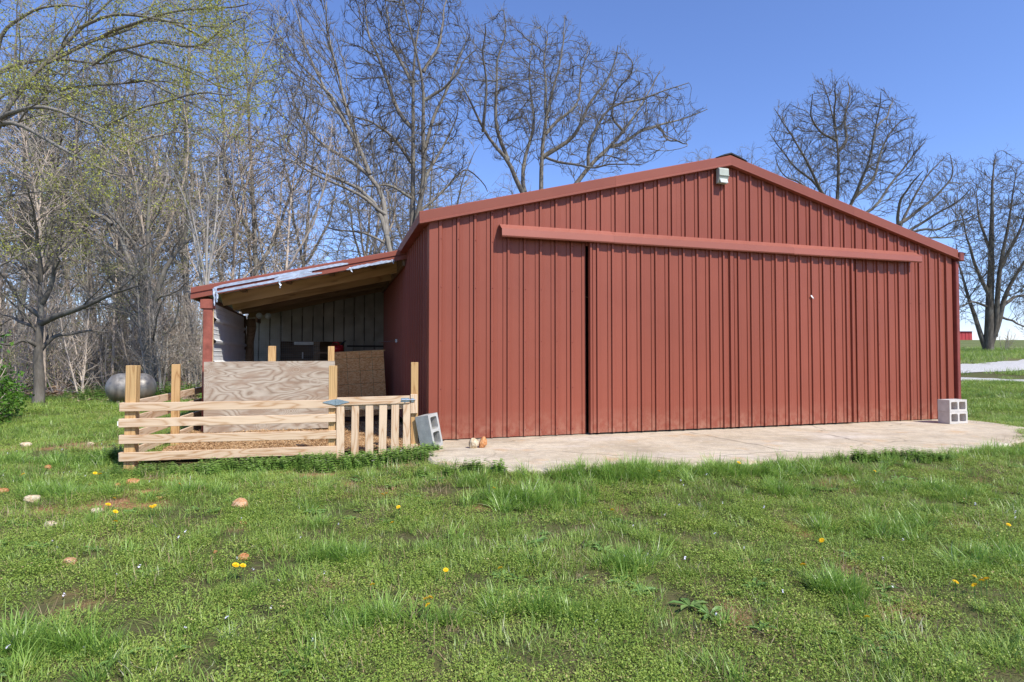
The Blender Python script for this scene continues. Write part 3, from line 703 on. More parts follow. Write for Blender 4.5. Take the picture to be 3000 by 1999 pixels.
lobox('bolt_knob', (.79, -.12, .562), (.80, -.095, .574), M['steel'], gate, .001)
lobox('bolt_keeper', (3.045, -.094, .545), (3.07, -.0802, .59), M['zinc'], fence, .001)

ply = empty('plywood_board', bw(-2.07, 2.15, -.05), TH, 'weathered grey plywood board standing across the pen front of the shed', 'board')
box('sheet', (1.86, .018, 1.05), (0, 0, .53), (0, -.006, 0), M['ply'], ply, .002)
for du, w in ((.0, .11), (.87, .098)):
    box('post', (1.5, .085, w), (du, .06, .54), (0, -math.pi / 2, 0), M['treated'], ply, .004)
osb = empty('strand_board', bw(-.66, 4.0, -.07), TH, 'brown strand board with black grid lines leaning inside the shed', 'board')
box('sheet', (.92, .02, 1.25), (0, .07, .63), (-.10, -.055, 0), M['osb'], osb, .002)
box('edge_strip', (.92, .021, .03), (0, .135, 1.245), (-.10, -.055, 0), M['treated'], osb, .002)
lobox('shelf', (-1.5, 5.2, 1.14), (-.4, 5.55, 1.17), M['oldwood'], lean)
jug = empty('red_can', bw(-1.10, 5.3, 1.17), TH + .3, 'red plastic can on the shelf behind the strand board', 'can')
bm = bmesh.new(); bm_box(bm, (-.13, -.08, 0), (.13, .08, .15)); bmesh.ops.bevel(bm, geom=bm.edges[:], offset=.025, segments=2, affect='EDGES'); bm_obj('body', bm, M['red_plastic'], jug, True)
bm = bmesh.new(); tube_bm(bm, [(-.08, 0, .14), (-.08, 0, .2), (.02, 0, .21), (.06, 0, .14)], .014, 6); bm_obj('handle', bm, M['red_plastic'], jug, True)
bm = bmesh.new(); tube_bm(bm, [(.09, 0, .14), (.13, 0, .2), (.2, 0, .24)], [.02, .015, .012], 8); bm_obj('spout', bm, M['black'], jug, True)

# ------------------------------------------------------------------ concrete blocks
def block(name, mat):
    """hollow block, long side X (.39), cores run through Y (.19), height Z (.19)"""
    bm = bmesh.new(); X, Z, Y = .195, .19, .095
    out = [(-X, 0), (X, 0), (X, Z), (-X, Z)]
    h1 = [(-.162, .032), (-.016, .032), (-.016, .158), (-.162, .158)]; h2 = [(-x, z) for x, z in h1][::-1]
    h2 = [(.016, .032), (.162, .032), (.162, .158), (.016, .158)]
    def rounded(h, r=.022):
        o = []
        cx = sum(p[0] for p in h) / 4; cz = sum(p[1] for p in h) / 4
        for i, (x, z) in enumerate(h):
            sx_, sz = math.copysign(1, x - cx), math.copysign(1, z - cz)
            ang0 = {(-1, -1): 180, (1, -1): 270, (1, 1): 0, (-1, 1): 90}[(int(sx_), int(sz))]
            for k in range(4):
                a = math.radians(ang0 + k * 30); o.append((x - sx_ * r + r * math.cos(a), z - sz * r + r * math.sin(a)))
        return o
    loops = []
    for y in (-Y, Y):
        L0 = [bm.verts.new((x, y, z)) for x, z in out]; ls = [L0]
        for h in (h1, h2): ls.append([bm.verts.new((x, y, z)) for x, z in rounded(h)])
        for l in ls:
            for i in range(len(l)): bm.edges.new((l[i], l[(i + 1) % len(l)]))
        ed = [e for e in bm.edges if abs(e.verts[0].co.y - y) < 1e-6 and abs(e.verts[1].co.y - y) < 1e-6]
        bmesh.ops.triangle_fill(bm, use_beauty=True, edges=ed); loops.append(ls)
    for A, B in zip(*loops):
        for i in range(len(A)):
            j = (i + 1) % len(A); bm.faces.new((A[i], A[j], B[j], B[i]))
    me = bpy.data.meshes.new(name); bmesh.ops.recalc_face_normals(bm, faces=bm.faces); bm.to_mesh(me); bm.free(); me.materials.append(mat)
    return me
bme = block('concrete_block', M['block_pale'])
c0 = bw(8.23, -.60)
for k, (lab, dx, rz) in enumerate((('lower pale hollow concrete block of the pair at the barn right corner', 0, 0), ('upper pale hollow concrete block stacked at the barn right corner', -.006, .02))):
    p = c0 + D1 * (.195 + dx) + D2 * .095
    tag(obj('concrete_block', bme, None, (p[0], p[1], .002 + k * .192), (0, 0, TH + rz)), lab, 'block')
bme2 = block('concrete_block', M['block'])
b3 = tag(obj('concrete_block', bme2), 'grey hollow concrete block tilted on end against the gate post', 'block')
# stands on its short end, leaning left; cores face right
Rm = Matrix.Rotation(math.radians(-11), 4, 'Y') @ Matrix.Rotation(math.radians(62), 4, 'Z') @ Matrix.Rotation(math.radians(-90), 4, 'Y')
b3.matrix_world = Matrix.Translation((-.937, 7.03, .205)) @ Rm

# ------------------------------------------------------------------ stones
def stone_mesh(seed, flat=.6):
    r = np.random.default_rng(seed); bm = bmesh.new(); bmesh.ops.create_icosphere(bm, subdivisions=2, radius=1)
    ax = r.normal(size=(7, 3)); ax /= np.linalg.norm(ax, axis=1)[:, None]; dd = r.uniform(.55, .9, 7)
    for v in bm.verts:
        p = np.array(v.co)
        for a, d in zip(ax, dd):
            k = p @ a
            if k > d: p = p - a * (k - d) * .9
        p *= 1 + r.normal(0, .03); v.co = (p[0], p[1] * .8, p[2] * flat)
    me = bpy.data.meshes.new('stone'); bm.to_mesh(me); bm.free(); return me
def m_stone(name, a, b, c):
    t = NT(name, .85, .2); f = t.noise(t.coord(), 2.2, 5, .65)
    t.col(t.ramp(f, [(.32, a), (.5, b), (.68, c)])); t.bump(f, .03, .8); return t.m
MS = {'orange': m_stone('orange_stone', (.42, .15, .05), (.56, .25, .095), (.60, .38, .2)),
      'cream': m_stone('cream_stone', (.46, .32, .17), (.60, .48, .31), (.68, .60, .46)),
      'pink': m_stone('pink_stone', (.46, .19, .075), (.60, .34, .17), (.66, .50, .34))}
SM = [stone_mesh(k, .6 + .12 * (k % 3)) for k in range(5)]
STONES = [(390, 1421, .085, 'orange', 'larger orange flat stone in the grass left of the pen fence'),
 (345, 1431, .06, 'orange', 'smaller orange stone left of the larger one near the fence corner'),
 (703, 1489, .085, 'pink', 'pinkish orange stone lying alone in the grass before the fence'),
 (283, 1506, .062, 'cream', 'cream stone beside dandelions in the left lawn'),
 (150, 1545, .058, 'cream', 'pale tan flat stone in the lower left lawn'),
 (712, 1537, .035, 'orange', 'small orange pebble below the pinkish stone'),
 (743, 1607, .026, 'cream', 'small round pale pebble in the mid lawn'),
 (714, 1641, .045, 'orange', 'flat orange pebble just below the pale round one'),
 (75, 1312, .095, 'cream', 'cream stone far left at the edge of the bare soil'),
 (95, 1470, .075, 'cream', 'whitish chipped stone in the left lawn'),
 (465, 1462, .032, 'orange', 'small orange pebble in bare soil right of the dandelions'),
 (265, 1422, .03, 'orange', 'tiny orange pebble left of the two orange stones'),
 (140, 1374, .045, 'orange', 'small brown orange stone left of the fence corner'),
 (8, 1445, .06, 'orange', 'orange stone at the left picture edge'),
 (205, 1653, .05, 'pink', 'dull pink stone sunk in the lower left clover'),
 (630, 1620, .022, 'orange', 'tiny orange pebble left of the flat orange one'),
 (265, 1307, .06, 'cream', 'flat cream stone on the bare soil strip by the fence'),
 (1153, 1435, .028, 'pink', 'small tan pebble in grass before the gate')]
for k, (x, y, s, mt, lab) in enumerate(STONES):
    p = on_ground(x, y); o = obj('stone', SM[k % 5].copy(), None, (p[0], p[1], p[2] + s * .30), (0, 0, random.uniform(-.6, .6)))
    s *= .86; o.data.materials.append(MS[mt]); o.scale = (s, s, s); tag(o, lab, 'stone', 'stones lying in the lawn')
for k, (x, y, s, mt, lab) in enumerate(((1386, 1313, .072, 'cream', 'cream stone on the slab, left of the two'), (1414, 1311, .068, 'orange', 'ochre stone on the slab, right of the two'))):
    p = on_ground(x, y, 0.0); o = obj('stone', SM[k + 1].copy(), None, (p[0], p[1], s * .7), (.3, .2, k * 1.3)); o.data.materials.append(MS[mt])
    o.scale = (s, s, s * 1.5); tag(o, lab, 'stone', 'stones on the slab')

# ------------------------------------------------------------------ propane tank
g = on_ground(384, 1186); tank = empty('gas_tank', (g[0], g[1], float(hgt(g[0], g[1]))), math.radians(28), 'weathered silver gas tank lying at the edge of the wood', 'tank')
t = NT('weathered_silver', .5, .5, .35); f = t.noise(t.coord(scale=(1, 1, 1)), 2.5, 5, .65); geo = t.n('TexCoord'); sx = t.n('SeparateXYZ'); t.l(geo.outputs['Object'], sx.inputs[0])
c = t.ramp(f, [(.3, (.17, .155, .135)), (.55, (.30, .28, .25)), (.75, (.42, .40, .37))])
c = t.mix(t.ramp(t.noise(t.coord(scale=(5, 1, .5)), 1.6, 4), [(.5, G3(0)), (.62, G3(.6))]), c, (.16, .14, .12))
rustm = t.math('MULTIPLY', t.math('SUBTRACT', 1, t.math('MULTIPLY', sx.outputs['Z'], 2.4, True), True), t.ramp(f, [(.35, G3(.2)), (.6, G3(1))])); t.col(t.mix(rustm, c, (.22, .10, .05))); M['tank'] = t.m
bm = bmesh.new(); R_, Lh = .36, .24; prof = [(-Lh - .30 * math.sin(a), R_ * math.cos(a)) for a in np.linspace(math.pi / 2 - .02, 0, 8)] + [(Lh + .30 * math.sin(a), R_ * math.cos(a)) for a in np.linspace(0, math.pi / 2 - .02, 8)]
tube_bm(bm, [(x, 0, .42) for x, _ in prof], [max(r_, .01) for _, r_ in prof], 28); bm_obj('shell', bm, M['tank'], tank, True)
bm = bmesh.new(); tube_bm(bm, [(.0, 0, .74), (.0, 0, .83), (0, 0, .87), (0, 0, .885)], [.13, .13, .10, .03], 16); bm_obj('lid', bm, M['zinc'], tank, True)
for x in (-.25, .25):
    bm = bmesh.new(); bm_box(bm, (x - .03, -.2, -.05), (x + .03, .2, .12)); bm_obj('foot', bm, M['tank'], tank)

# ------------------------------------------------------------------ far red barn on the crest
fy = 165.0; fx0 = (2849 - 1500) / FPX * fy; zb = float(hgt(fx0, fy)) - .3
far = empty('distant_barn', (fx0, fy, zb), 0, 'far red barn with pale roof on the crest at right', 'barn')
M['far_red'] = m_plain('far_red_steel', (.42, .05, .055), .6, var=.1, scale=1)
M['far_roof'] = m_plain('far_pale_roof', (.62, .66, .7), .5, var=.05)
lobox('wall', (-14, 0, 0), (0, 16, 2.75), M['far_red'], far, 0)
for k in range(14): lobox('wall_rib', (-13.9 + k, -.08, .02), (-13.75 + k, -.001, 2.7), M['far_red'], far, 0)
pyobj('roof', [(-14.3, -.4, 2.7), (.3, -.4, 2.7), (-4.6, 8, 4.6), (-14.3, 8, 4.6), (-14.3, -.4, 2.86), (.3, -.4, 2.86), (-4.6, 8, 4.76), (-14.3, 8, 4.76), (.3, 16.4, 2.7), (-14.3, 16.4, 2.7)],
      [(0, 1, 5, 4), (4, 5, 6, 7), (1, 8, 2), (5, 8, 6), (6, 8, 9, 7), (0, 4, 7, 3), (0, 3, 2, 1)], M['far_roof'], far)
for k, x in enumerate((2951, 2700 + 0)):
    if k: break
    q = at_depth(x, 990, 110.); z = float(hgt(q[0], q[1])); pl = empty('fence_post', (q[0], q[1], z), 0, 'lone thin pole far off on the pasture crest', 'post')
    bm = bmesh.new(); tube_bm(bm, [(0, 0, -.3), (0, 0, 1.1)], [.06, .05], 6); bm_obj('pole', bm, M['oldwood'], pl)

# ------------------------------------------------------------------ trees
def nrm(a): return a / (np.linalg.norm(a, axis=-1, keepdims=True) + 1e-9)
def tubes(P, R, sides):
    """P (M,N,3) polylines, R (M,N) radii -> verts, quads"""
    Mn, N, _ = P.shape
    T = np.empty_like(P); T[:, 1:-1] = P[:, 2:] - P[:, :-2]; T[:, 0] = P[:, 1] - P[:, 0]; T[:, -1] = P[:, -1] - P[:, -2]; T = nrm(T)
    ref = np.where(np.abs(T[:, :1, 2:3]) < .8, np.array([0, 0, 1.]), np.array([1., 0, 0])); ref = np.broadcast_to(ref, P.shape)
    A = nrm(np.cross(T, ref)); B = np.cross(T, A); a = np.arange(sides) * 2 * np.pi / sides
    V = P[:, :, None] + R[:, :, None, None] * (A[:, :, None] * np.cos(a)[None, None, :, None] + B[:, :, None] * np.sin(a)[None, None, :, None])
    I = np.arange(Mn * N * sides).reshape(Mn, N, sides); J = np.roll(I, -1, axis=2)
    F = np.stack([I[:, :-1], J[:, :-1], J[:, 1:], I[:, 1:]], -1).reshape(-1, 4)
    return V.reshape(-1, 3), F
def join(parts):
    Vs, Fs, o = [], [], 0
    for V, F in parts: Vs.append(V); Fs.append(F + o); o += len(V)
    return np.concatenate(Vs), np.concatenate(Fs)
def resample(p, n):
    p = np.asarray(p, float); d = np.r_[0, np.cumsum(np.linalg.norm(np.diff(p, axis=0), axis=1))]
    s = np.linspace(0, d[-1], n); q = np.stack([np.interp(s, d, p[:, k]) for k in range(3)], 1)
    for _ in range(2): q[1:-1] = .5 * q[1:-1] + .25 * (q[2:] + q[:-2])
    return q, d[-1]
def sub(P, R, L, r, dens, tmin=.2, ang=.8, asd=.2, lr=.45, lmin=.25, lmax=9, N=6, wander=.22, up=.06, rs=.6, rmin=.004, taper=.35, tpow=.8, out=0.0):
    k = r.poisson(dens * L); idx = np.repeat(np.arange(len(P)), k); K = len(idx); N0 = P.shape[1]
    t = tmin + (1 - tmin) * r.random(K) ** tpow
    s = t * (N0 - 1) * .999; i = s.astype(int); f = (s - i)[:, None]
    pos = P[idx, i] * (1 - f) + P[idx, i + 1] * f; tan = nrm(P[idx, i + 1] - P[idx, i])
    rad = R[idx, i] * (1 - f[:, 0]) + R[idx, i + 1] * f[:, 0]
    perp = nrm(np.cross(tan, r.normal(size=(K, 3)))); a = np.clip(r.normal(ang, asd, K), .15, 1.5)[:, None]
    d = tan * np.cos(a) + perp * np.sin(a)
    ln = np.clip(lr * L[idx] * (1.2 - .75 * t) * r.uniform(.55, 1.35, K), lmin * r.uniform(.7, 1.3, K), lmax)
    r0 = np.minimum(rad * rs * r.uniform(.75, 1.05, K), .006 + .03 * ln * rs); r0 = np.maximum(r0, rmin)
    Q = np.empty((K, N, 3)); Q[:, 0] = pos; st = (ln / (N - 1))[:, None]
    for j in range(1, N):
        d = nrm(d + wander * r.normal(size=(K, 3)) + np.array([0, 0, up])); Q[:, j] = Q[:, j - 1] + d * st
    Rr = r0[:, None] * np.linspace(1, taper, N)[None]; Rr = np.maximum(Rr, rmin * .6)
    return Q, Rr, ln
def leaves_on(P, r, n, size, spread=.06):
    """small folded leaf pairs near the outer ends of the twigs"""
    m = len(P); i = r.integers(0, m, n); j = r.integers(max(1, P.shape[1] - 2), P.shape[1], n)
    c = P[i, j] + r.normal(0, spread, (n, 3)); a = nrm(r.normal(size=(n, 3))); b = nrm(np.cross(a, r.normal(size=(n, 3)))); s = size * r.uniform(.5, 1.3, n)[:, None]
    V = np.stack([c - a * s, c + b * s * .45, c + a * s, c - b * s * .45], 1).reshape(-1, 3)
    return V, np.arange(n * 4).reshape(n, 4)
def with_tone(me, per_face, r):
    at = me.attributes.new('tone', 'FLOAT', 'FACE'); at.data.foreach_set('value', np.asarray(per_face, np.float32)); return me

def colonize(seed_pts, att, r, D=.28, di=6.0, dk=.5, jit=.22, up=.04, maxit=170, tan=None, keep=.6):
    """grow branches from the limb points until they have reached the points spread through the crown"""
    pos = [np.asarray(seed_pts, float)]; n = len(pos[0]); par = [np.full(n, -1)]; kids = np.zeros(n, int); allp = pos[0].copy(); allpar = par[0].copy(); dirs = nrm(tan)
    att = np.asarray(att, float); best = np.full(len(att), 1e9); bi = np.zeros(len(att), int)
    for a in range(0, n, 400):
        d = np.linalg.norm(att[:, None] - allp[None, a:a + 400], axis=2); j = d.argmin(1); m = d[np.arange(len(att)), j]; k = m < best; best[k] = m[k]; bi[k] = j[k] + a
    for it in range(maxit):
        k = best > dk; att, best, bi = att[k], best[k], bi[k]
        if not len(att): break
        ok = (best < di) & (kids[bi] < 3)
        if not ok.any(): break
        va = nrm(att - allp[bi]); ok &= (va * dirs[bi]).sum(1) > np.where(bi < n, -.1, .35)
        if not ok.any(): break
        v = va[ok]; s = np.zeros((len(allp), 3)); np.add.at(s, bi[ok], v); idx = np.unique(bi[ok])
        d = nrm(nrm(s[idx]) + keep * dirs[idx] + r.normal(0, jit, (len(idx), 3)) + np.array([0, 0, up])); dirs = np.r_[dirs, d]; newp = allp[idx] + D * d
        kids[idx] += 1; o = len(allp); allp = np.r_[allp, newp]; allpar = np.r_[allpar, idx]; kids = np.r_[kids, np.zeros(len(idx), int)]
        for a in range(0, len(newp), 400):
            dd = np.linalg.norm(att[:, None] - newp[None, a:a + 400], axis=2); j = dd.argmin(1); m = dd[np.arange(len(att)), j]; q = m < best; best[q] = m[q]; bi[q] = j[q] + a + o
    return allp, allpar, n
def sc_branches(allp, par, n0, seed_r, rtip=.008, pw=1.95):
    N = len(allp); acc = np.zeros(N); ch = [[] for _ in range(N)]
    for i in range(n0, N): ch[par[i]].append(i)
    for i in range(N - 1, n0 - 1, -1):
        if acc[i] == 0: acc[i] = rtip ** pw
        if par[i] >= n0: acc[par[i]] += acc[i]
    rad = acc ** (1 / pw); chains = {}
    main = {}
    for i in range(n0, N):
        if ch[i]: main[i] = max(ch[i], key=lambda c: acc[c])
    for i in range(n0, N):
        q = par[i]
        if q >= n0 and main.get(q) == i: continue
        c = [q, i]
        while c[-1] in main: c.append(main[c[-1]])
        P = allp[c]; R = np.r_[min(rad[i], seed_r[q] * .85 if q < n0 else rad[i]), np.minimum(rad[c[1:]], seed_r[q] * .85 if q < n0 else 9)]
        if len(c) > 3: P = P.copy(); P[1:-1] = .5 * P[1:-1] + .25 * (P[2:] + P[:-2])
        chains.setdefault(len(c), []).append((P, R))
    return [(np.stack([a for a, _ in v]), np.stack([b for _, b in v])) for v in chains.values()]
def crown_points(poly, zx, zy, sc, Y0, r, per_m2, maxhalf=4.0):
    """points spread through a crown whose outline is known and whose depth is that of a round crown"""
    poly = [tuple(q) for q in poly]; xs = [q[0] for q in poly]; ys = [q[1] for q in poly]; k = Y0 / FPX / sc; A = (max(xs) - min(xs)) * (max(ys) - min(ys)) * k * k; n = int(A * per_m2)
    x = r.uniform(min(xs), max(xs), n); y = r.uniform(min(ys), max(ys), n); m = in_poly(x, y, poly); x, y = x[m], y[m]; d = np.full(len(x), 1e9)
    for (x1, y1), (x2, y2) in zip(poly, poly[1:] + poly[:1]):
        t = np.clip(((x - x1) * (x2 - x1) + (y - y1) * (y2 - y1)) / ((x2 - x1) ** 2 + (y2 - y1) ** 2 + 1e-9), 0, 1); d = np.minimum(d, np.hypot(x - x1 - t * (x2 - x1), y - y1 - t * (y2 - y1)))
    half = np.clip(d * k * 1.4, .5, maxhalf); Y = Y0 + r.uniform(-1, 1, len(x)) * half
    return np.stack([at_depth(zx + a / sc, zy + b / sc, c) for a, b, c in zip(x, y, Y)])
def sc_crown(g, att, r, D, dk, jit, up, rtip, twig, keep=.75, fine=True):
    """g main limbs -> crown tube parts and twig polylines"""
    sp_ = np.concatenate([a[2:] for a, _, _ in g]); sr = np.concatenate([b[2:] for _, b, _ in g]); tn = np.concatenate([np.gradient(a, axis=0)[2:] for a, _, _ in g])
    P, par, n0 = colonize(sp_, att, r, D, 6.0, dk, jit, up, tan=tn, keep=keep); parts = []; tips = []
    for Pc, Rc in sc_branches(P, par, n0, sr, rtip):
        parts.append(tubes(Pc, Rc, 4)); L = np.linalg.norm(np.diff(Pc, axis=1), axis=2).sum(1)
        Q, Rq, Lq = sub(Pc, Rc, L, r, **twig)
        if len(Q):
            parts.append(tubes(Q, Rq, 3)); tips.append(Q)
            if fine:
                Q2, R2, _ = sub(Q, Rq, Lq, r, **TW2)
                if len(Q2): parts.append(tubes(Q2, R2, 3))
    return parts, np.concatenate(tips)
TW = dict(dens=5.5, tmin=.1, ang=.6, asd=.25, lr=.3, lmin=.4, lmax=.8, N=4, wander=.2, up=.14, rs=.85, rmin=.0092)
TW2 = dict(dens=3.2, tmin=.2, ang=.6, asd=.2, lr=.4, lmin=.22, lmax=.45, N=3, wander=.18, up=.12, rs=.85, rmin=.0076)
M['bark'] = m_bark('grey_bark', (.14, .122, .10), (.27, .245, .205), (.40, .37, .325))
M['bark_mid'] = m_bark('mid_bark', (.10, .088, .07), (.20, .18, .148), (.31, .285, .245))
M['bark_dark'] = m_bark('dark_bark', (.07, .06, .048), (.13, .115, .094), (.22, .20, .17))
M['bark_brown'] = m_bark('brown_bark', (.28, .225, .17), (.47, .385, .305), (.60, .52, .43))
M['bark_pale'] = m_bark('pale_bark', (.26, .24, .21), (.43, .40, .355), (.56, .53, .48))
M['spring'] = m_leafy('spring_leaf', [(0, (.24, .26, .045)), (.5, (.42, .44, .09)), (1, (.58, .58, .17))], .6, .2, .4)
M['spring_dull'] = m_leafy('dull_bud', [(0, (.14, .12, .06)), (.5, (.20, .2, .08)), (1, (.27, .28, .1))], .6, .2, .2)

def wiggle(q, r, amp):
    n = len(q); k = r.normal(0, 1, q.shape); k[0] = 0
    for _ in range(2): k[1:-1] = .5 * k[1:-1] + .25 * (k[2:] + k[:-2])
    return q + k * amp
def levels(parts, g, r, lv, leaf, tree, names=('trunk', 'crown'), bark='bark', twig=None, leafmat='spring', rmin=.006):
    """g: list of (P,R,L) main limbs with same N; lv: list of sub() settings"""
    P = np.stack([a for a, _, _ in g]); R = np.stack([b for _, b, _ in g]); L = np.array([c for _, _, c in g])
    trunk = [tubes(P, R, 9)]; crown = []; cur = (P, R, L)
    for i, kw in enumerate(lv):
        kw = dict(kw); kw.setdefault('rmin', rmin); cur = sub(*cur, r, **kw)
        (trunk if i == 0 else crown).append(tubes(cur[0], cur[1], 5 if i == 0 else 3))
        if i == len(lv) - 2: pen = cur
    return trunk, crown, cur
def finish(tree, trunk, crown, tips, r, bark, twig, leaf, leafmat, base, lsize=.035, lspread=.08):
    V, F = join(trunk); mt = mesh_np('trunk', V - base, F, M[bark], True); obj('trunk', mt, tree)
    V, F = join(crown); mc = mesh_np('crown', V - base, F, M[twig], True); obj('crown', mc, tree)
    if leaf:
        V, F = leaves_on(tips, r, leaf, lsize, lspread); ml = mesh_np('foliage', V - base, F, M[leafmat]); with_tone(ml, r.random(leaf), r); obj('foliage', ml, tree)
def guided(name, label, Y0, guides, zx, zy, sc, r0, seed, lv, bark='bark', twig=None, wig=.10, spread=3.0, leaf=0, leafmat='spring', group=None, N=14, tiprad=.02, lsize=.035, lspread=.08, rmin=.0105, base_px=None, crown=None, per=105, D=.22, dk=.27, jit=.25, up=.2, rtip=.012, twd=TW, half=4.0):
    """tree whose main limbs follow given picture paths at its own distance; everything finer is grown"""
    r = np.random.default_rng(seed); g = []
    trace = []                                                     # where the limbs already run: picture x, y, depth, radius
    for gi, (pts, ra) in enumerate(guides):
        n = len(pts); ys, rs_ = Y0, r0 * ra; dy = r.uniform(-.3, .3)
        if gi:
            T = np.array(trace); j = int(np.hypot(T[:, 0] - pts[0][0], T[:, 1] - pts[0][1]).argmin()); ys = T[j, 2]; rs_ = min(rs_, T[j, 3] * .8); dy = r.uniform(.3, 1) * spread * (1 if r.random() < .5 else -1)
            pts = [(T[j, 0], T[j, 1])] + list(pts[1:])
        w = [at_depth(zx + x / sc, zy + y / sc, ys + dy * (k / (n - 1)) ** 1.2) for k, (x, y) in enumerate(pts)]
        q, L = resample(w, N); q = wiggle(q, r, wig); rr = np.maximum(rs_ * np.linspace(1, .0, N) ** .95, 0) + tiprad
        g.append((q, rr, L)); f = np.linspace(0, n - 1, 40)
        for k in f:
            i = min(int(k), n - 2); h = k - i; trace.append((pts[i][0] * (1 - h) + pts[i + 1][0] * h, pts[i][1] * (1 - h) + pts[i + 1][1] * h, ys + dy * (k / (n - 1)) ** 1.2, float(np.interp(k / (n - 1), np.linspace(0, 1, N), rr))))
    b = g[0][0][0]; gz = float(hgt(b[0], b[1])); base = np.array([b[0], b[1], gz])
    tree = empty(name, base, 0, label, 'tree', group)
    # root flare down to the soil
    q0 = g[0][0]; g[0] = (np.r_[[[b[0], b[1], gz - .3]], q0[1:]], g[0][1] * np.r_[1.25, np.ones(N - 1)], g[0][2])
    if crown:
        att = crown_points(crown, zx, zy, sc, Y0, r, per, half); cr, tp = sc_crown(g, att, r, D, dk, jit, up, rtip, twd)
        V = np.stack([a for a, _, _ in g]); tr = [tubes(V, np.stack([b for _, b, _ in g]), 9)]; tip = (tp,)
    else: tr, cr, tip = levels([], g, r, lv, leaf, tree, rmin=rmin)
    finish(tree, tr, cr, tip[0], r, bark, twig or bark, leaf, leafmat, base, lsize, lspread)
    return tree
OAK = [dict(dens=4.2, tmin=.14, ang=.8, lr=.22, lmin=.8, lmax=2.3, N=9, wander=.34, up=.07, rs=.45),
       dict(dens=6.2, tmin=.10, ang=.8, lr=.5, lmin=.45, lmax=1.3, N=5, wander=.38, up=.08, rs=.6),
       dict(dens=5.2, tmin=.2, ang=.75, lr=.5, lmin=.25, lmax=.6, N=3, wander=.3, up=.06, rs=.65)]
Z7 = (1300, 0, 2.614)
guided('oak_tree', 'wide bare oak with crooked limbs behind the barn roof', 30, [
 ([(735, 2650), (735, 1450), (730, 1330), (740, 1200), (790, 1000), (800, 850), (830, 700), (880, 560), (900, 400), (940, 250), (920, 150)], 1.0),
 ([(700, 1700), (600, 1450), (540, 1310), (470, 1190), (330, 1090), (290, 980), (235, 850), (190, 700), (110, 560)], .75),
 ([(500, 1240), (420, 1080), (400, 930), (410, 800), (400, 640), (430, 400), (490, 250), (500, 110)], .5),
 ([(330, 1000), (310, 900), (340, 800), (320, 640), (290, 480), (320, 300), (315, 180)], .36),
 ([(700, 1600), (590, 1370), (620, 1200), (660, 1090), (700, 1000), (670, 870), (650, 700), (640, 450), (690, 300)], .55),
 ([(740, 1220), (900, 1090), (1040, 1000), (1100, 850), (1180, 700), (1290, 570), (1340, 420), (1360, 340)], .6),
 ([(900, 1650), (1040, 1400), (1100, 1290), (1250, 1165), (1370, 1030), (1470, 900), (1510, 780), (1600, 640), (1680, 560)], .72),
 ([(1290, 1150), (1400, 1120), (1500, 1010), (1640, 960), (1800, 910), (1920, 900), (2000, 850)], .38),
 ([(1100, 1250), (1090, 1100), (1150, 1010), (1210, 900), (1280, 820), (1400, 780), (1550, 760), (1700, 700), (1850, 640)], .42),
 ([(790, 1020), (880, 900), (1000, 860), (1080, 700), (1060, 500), (1110, 330)], .4),
 ([(1640, 970), (1700, 1050), (1800, 1060), (1890, 1100)], .2),
 ([(850, 1280), (1000, 1280), (1150, 1290), (1300, 1240), (1500, 1250)], .3),
 ([(800, 900), (760, 700), (780, 450), (790, 200)], .36),
 ([(1370, 1030), (1300, 900), (1340, 700), (1450, 560), (1420, 400)], .3)], *Z7, .18, 11, OAK, 'bark_mid', 'bark_dark', wig=.12, crown=[(60,560),(60,400),(200,230),(320,150),(420,200),(500,95),(620,230),(700,240),(780,170),(860,230),(910,130),(1000,190),(1040,290),(1110,310),(1180,440),(1280,400),(1355,330),(1500,430),(1560,530),(1680,540),(1720,640),(1830,610),(1900,720),(1900,830),(2000,860),(1920,920),(1900,1100),(1780,1080),(1600,1150),(1640,1250),(1500,1290),(1300,1330),(1000,1380),(850,1300),(620,1350),(400,1250),(300,1150),(200,1080),(150,900),(80,750)], jit=.30)
Z5 = (700, 0, 1.96)
guided('oak_tree', 'tall dense bare oak rising at the left end of the barn roof', 28, [
 ([(990, 2200), (985, 1250), (1005, 1000), (1000, 800), (1010, 600), (990, 400), (1000, 250), (1060, 100), (1080, -80)], 1.0),
 ([(1020, 1500), (1030, 1200), (1045, 1000), (1070, 800), (1060, 600), (1060, 400), (1000, 300), (960, 100), (940, -80)], .7),
 ([(1040, 1100), (1130, 930), (1200, 780), (1280, 640)], .4),
 ([(1050, 900), (1120, 700), (1150, 600), (1210, 480), (1280, 300), (1310, 180)], .45),
 ([(990, 760), (900, 650), (860, 450), (770, 280), (730, 150), (720, -20)], .5),
 ([(960, 950), (930, 850), (860, 750), (700, 690), (560, 650)], .4),
 ([(1070, 580), (1180, 500), (1250, 430), (1340, 280)], .35),
 ([(1010, 500), (900, 320), (860, 120), (830, -40)], .4),
 ([(1060, 420), (1150, 250), (1180, 60), (1200, -60)], .4),
 ([(1040, 1250), (1200, 1060), (1320, 960), (1440, 1100)], .3),
 ([(1000, 1150), (860, 1060), (700, 1080), (600, 1180)], .3)], *Z5, .18, 12, OAK, 'bark_mid', 'bark_dark', crown=[(560,650),(600,420),(560,250),(600,50),(620,-150),(900,-260),(1150,-200),(1280,0),(1300,120),(1360,260),(1330,420),(1300,600),(1290,760),(1330,900),(1300,1060),(1180,1130),(1000,1180),(860,1120),(700,1060),(600,860)], jit=.28)
